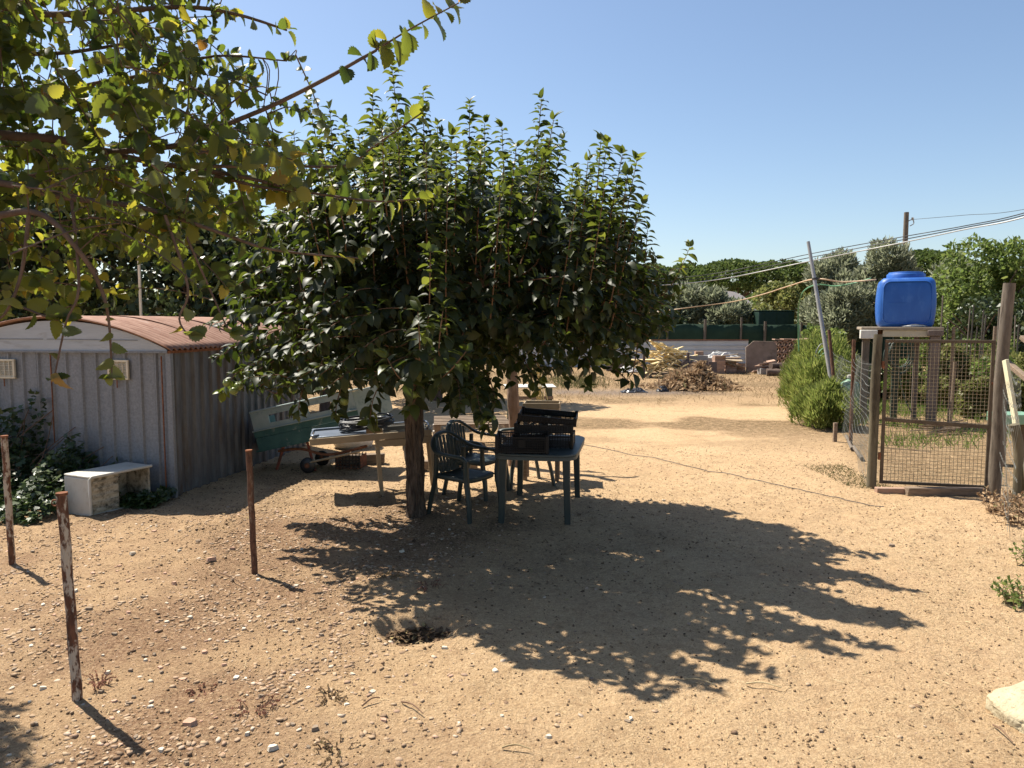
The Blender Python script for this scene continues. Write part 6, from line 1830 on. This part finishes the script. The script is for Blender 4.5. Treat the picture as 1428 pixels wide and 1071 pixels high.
M_crumb = leaf_mat('soil_crumb', [(0, (.09, .06, .04)), (.5, (.20, .135, .08)), (1, (.40, .28, .16))], 0.0, .95, .05)
scatter_chips('gravel', 'fine dark grit between the stone chips', 40000, (-6, 1.5), (3.0, 8.8), .003, .010, gm_, 8, M_crumb, .5, 1.5)
scatter_chips('soil_crumbs', 'small dark soil crumbs and bark bits over the yard', 30000, (-5, 6), (3.0, 12), .004, .013, lambda x, y: .45 + .5 * sstep(-.1, .3, fbm(x * 1.1, y * 1.1, 3, 66)), 3, M_crumb, .6)
# dry leaf litter and straw
M_litter = leaf_mat('dead_leaf', [(0, (.07, .045, .028)), (.5, (.14, .09, .055)), (.9, (.22, .155, .09)), (1, (.36, .28, .13))], .12, .85, .1)
def litter(name, label, n, X, Y, s0, s1, mask, m, wid, seed, lift=.006, tm=OVAL):
    rr = np.random.default_rng(seed)
    x = rr.uniform(*X, n); y = rr.uniform(*Y, n); k = rr.random(n) < mask(x, y); x = x[k]; y = y[k]; n = len(x)
    a = rr.uniform(0, 2 * np.pi, n)
    ax = np.stack([np.cos(a), np.sin(a), rr.normal(size=n) * .18], 1)
    up = np.stack([rr.normal(size=n) * .35, rr.normal(size=n) * .35, np.ones(n)], 1)
    s = rr.uniform(s0, s1, n)
    T = frames(ax, up) * np.stack([s, s * wid, s], 1)[:, None, :]
    o = link(name, inst_mesh(name, tm, T, np.stack([x, y, gh(x, y) + lift], 1), m)); tag(o, label, 'litter', kind='stuff'); return o
litter('leaf_litter', 'dead brown leaves and bits under the tree and along the shed', 8500, (-5, 3), (4.3, 10.8), .012, .045, lambda x, y: litter_mask(x, y) * .75, M_litter, .9, 4)
hd = lambda x, y: (np.hypot((x - HOLE.x) / 1.15, y - HOLE.y) < .17) * 1.0
litter('leaf_litter', 'dead leaves and twigs filling the bottom of the dug hole', 1600, (HOLE.x - .25, HOLE.x + .25), (HOLE.y - .2, HOLE.y + .2), .02, .06, hd, M_litter, .8, 5, .015)
M_straw = leaf_mat('straw', [(0, (.36, .27, .15)), (.7, (.50, .40, .24)), (1, (.22, .15, .08))], .1, .8, .1)
litter('straw', 'thin straw and dry stalks scattered on the sand', 9000, (-3.5, 6.2), (3.0, 11), .02, .085, lambda x, y: .2 + .8 * sstep(-.4, 1.8, x + .5 * fbm(x, y, 3, 2)), M_straw, .045, 6, .007, BLADE)
litter('leaf_litter', 'small dark dry bits scattered over the middle of the yard', 10000, (-5, 7.5), (6.5, 19), .010, .035, lambda x, y: np.clip(.25 + 1.3 * sstep(-.05, .3, fbm(x * .9, y * .9, 4, 23)), 0, 1) * (x < 4.4 + .27 * np.maximum(y - 8.8, 0)), M_litter, .35, 9, .006, BLADE)
edge_ = lambda x, y: np.clip(1.5 * np.exp(-((x - (2.7 + .30 * (y - 4))) / .55) ** 2), 0, 1) * (.3 + .7 * sstep(-.2, .2, fbm(x * 2, y * 2, 3, 29)))
litter('leaf_litter', 'brown dry leaves and stems along the fence foot', 4200, (2.2, 5.6), (3.6, 9.2), .012, .045, edge_, M_straw, .3, 10, .008)
# twigs
for k, (a, b) in enumerate([((505, 815 + 175), (530, 980)), ((700, 1047), (740, 1050)), ((1385, 1015), (1412, 1040)), ((955, 947), (1000, 960)), ((300, 800), (345, 820)), ((1040, 955), (1090, 962)), ((560, 985), (590, 1000))]):
    pa, pb = G(*a, .012), G(*b, .02)
    o = MB().tube(smooth_path([pa, pa.lerp(pb, .5) + Vector((0, .01, .012)), pb], 4), [.005 - .0003 * j for j in range(9)], 6).build('twig', M_twig if k % 2 == 0 else M_straw, None, smooth=60)
    tag(o, ['dark bent twig lying on sand near the gravel', 'pale stalk lying at the bottom frame edge', 'dry forked stalk beside the pale stone', 'thin straw stalk on open sand beyond the shade', 'thin stick lying by the brown post foot', 'straight straw stalk on the sand left of the pale stone', 'short pale stalk among scattered stones'][k], 'twig')
# individual stones large enough to pick out
cls = {'w': (M_wst := mat('white_stone', (.58, .51, .40), (.68, .61, .49), (.42, .35, .26), scale=14, rough=.9, bump=.4, bscale=60, vary=.1), 'pale whitish stone chip lying on the gravelly sand', 'pale stone chips'),
       't': (mat('pink_shard', (.42, .25, .17), (.52, .34, .24), (.33, .24, .18), scale=14, rough=.9, bump=.3, bscale=60, vary=.15), 'pinkish terracotta shard lying on the gravelly sand', 'terracotta shards'),
       'g': (mat('grey_stone', (.22, .165, .115), (.33, .255, .185), (.15, .11, .08), scale=14, rough=.9, bump=.5, bscale=60, vary=.2), 'grey-brown stone lying on the gravelly sand', 'grey-brown stones')}
cm = {c: [MB().add(*chip(200 + 10 * i + k, fl)).mesh('stone', cls[c][0]) for k, fl in enumerate((.28, .45, .6, .35))] for i, c in enumerate('wtg')}
lst = [(265, 1012, 't', 19), (180, 865, 't', 8), (255, 945, 't', 10), (285, 911, 't', 12), (243, 818, 't', 9), (295, 785, 't', 11), (230, 800, 't', 7), (690, 940, 'w', 11), (380, 1048, 'w', 15), (330, 942, 'w', 11), (520, 966, 'w', 10), (395, 845, 'g', 8), (185, 775, 'w', 7), (405, 868, 'g', 9),
       (535, 1005, 't', 11), (440, 1020, 'g', 12), (365, 975, 'g', 9), (620, 908, 'w', 9), (125, 860, 'g', 10), (98, 905, 't', 10), (20, 935, 'g', 8), (60, 960, 'w', 9), (210, 985, 'w', 8), (225, 1050, 'w', 10), (190, 1030, 'g', 9), (310, 1055, 't', 9), (765, 1030, 'w', 8), (880, 1000, 'w', 7), (825, 950, 'g', 8), (875, 1003, 'g', 9), (1145, 1020, 'g', 8), (560, 770, 'w', 6), (590, 760, 't', 6), (1243, 762, 'g', 9), (325, 768, 't', 8), (265, 862, 'w', 7), (215, 912, 'g', 7), (150, 940, 'w', 7), (165, 990, 'w', 7), (85, 790, 'g', 7), (130, 800, 't', 7), (60, 850, 'w', 7), (260, 1065, 'g', 9), (345, 1025, 'w', 8), (430, 960, 'w', 8), (480, 1010, 'g', 8), (640, 1010, 'w', 6), (700, 1000, 'w', 6), (215, 745, 't', 6), (250, 770, 'w', 6), (300, 850, 'g', 7), (340, 880, 'w', 7), (160, 890, 'g', 8), (200, 840, 'g', 7)]
r5 = random.Random(77)
ONE = {(265, 1012): 'largest pinkish brick shard, alone on the gravel near the lower frame', (380, 1048): 'broad flat pale stone at the bottom edge of the photo', (690, 940): 'flat pale stone alone on the sand beyond the dug hole', (1243, 762): 'dark stone alone on the sand in front of the gate', (620, 908): 'pale stone at the rim of the dug hole', (535, 1005): 'pinkish brick shard alone on sand below the dug hole', (440, 1020): 'dark grey-brown stone near the bottom frame among weeds', (185, 775): 'pale stone chip nearest the front of the white tub', (1145, 1020): 'grey-brown stone alone on the sand toward the pale block'}
for _ in range(70):
    lst.append((r5.uniform(0, 520), 745 + 320 * r5.random() ** .8, r5.choice('wwtggg'), r5.uniform(4.5, 8)))
for px, py, c, s in lst:
    p = G(px, py)
    sz = s * .5 * p.y / FPX * 1.5
    o = link('stone', r5.choice(cm[c]), None, p + Vector((0, 0, sz * .05)), (r5.uniform(-.12, .12), r5.uniform(-.12, .12), r5.uniform(0, 6.28)), (sz, sz, sz))
    tag(o, ONE.get((px, py), cls[c][1]), 'stone', cls[c][2])
# pale porous stone at the corner
p = G(1425, 1002)
sl = MB(); nu, nv = 44, 30; vs = []; fs = []
for i in range(nv + 1):
    ph = math.pi * (i / nv - .5)
    for j in range(nu):
        th = 2 * math.pi * j / nu
        sg = lambda c, e: math.copysign(abs(c) ** e, c)
        x = .27 * sg(math.cos(ph), .35) * sg(math.cos(th), .45); y = .17 * sg(math.cos(ph), .35) * sg(math.sin(th), .45); z = .085 * sg(math.sin(ph), .4)
        k_ = 1 + .10 * float(fbm(x * 7 + 3, y * 7 + z * 9, 3, 4)) - .05 * float(sstep(.1, .3, fbm(x * 34, y * 34 + z * 20, 2, 9)))
        vs.append((x * k_, y * k_, z * k_ + .045 + .10 * x + .05 * y))
for i in range(nv):
    for j in range(nu): fs.append([i * nu + j, i * nu + (j + 1) % nu, (i + 1) * nu + (j + 1) % nu, (i + 1) * nu + j])
sl.add(vs, fs)
o = sl.build('porous_stone', mat('cream_tufa', (.38, .32, .21), (.48, .41, .275), (.24, .175, .10), scale=12, rough=.95, bump=.9, bscale=55, t3=(.58, .66), s3=28, vary=0), None, smooth=50, loc=p + Vector((.15, .01, -.01)), rot=(R(4), R(-5), R(8)))
tag(o, 'cream porous stone block in the lower corner by the frame edge', 'stone')
# cord stretched over the sand
o = MB().tube([Vector((*G(808 + (1232 - 808) * k / 40, 620 + (709 - 620) * k / 40)[:2], 0)) + Vector((.006 * math.sin(k), 0, float(gh(*G(808 + (1232 - 808) * k / 40, 620 + (709 - 620) * k / 40)[:2])) + .012)) for k in range(41)], .0045, 5).build('ground_cord', M_cable, None, smooth=60)
tag(o, 'thin dark cord stretched over the sand from table to gate', 'cord')
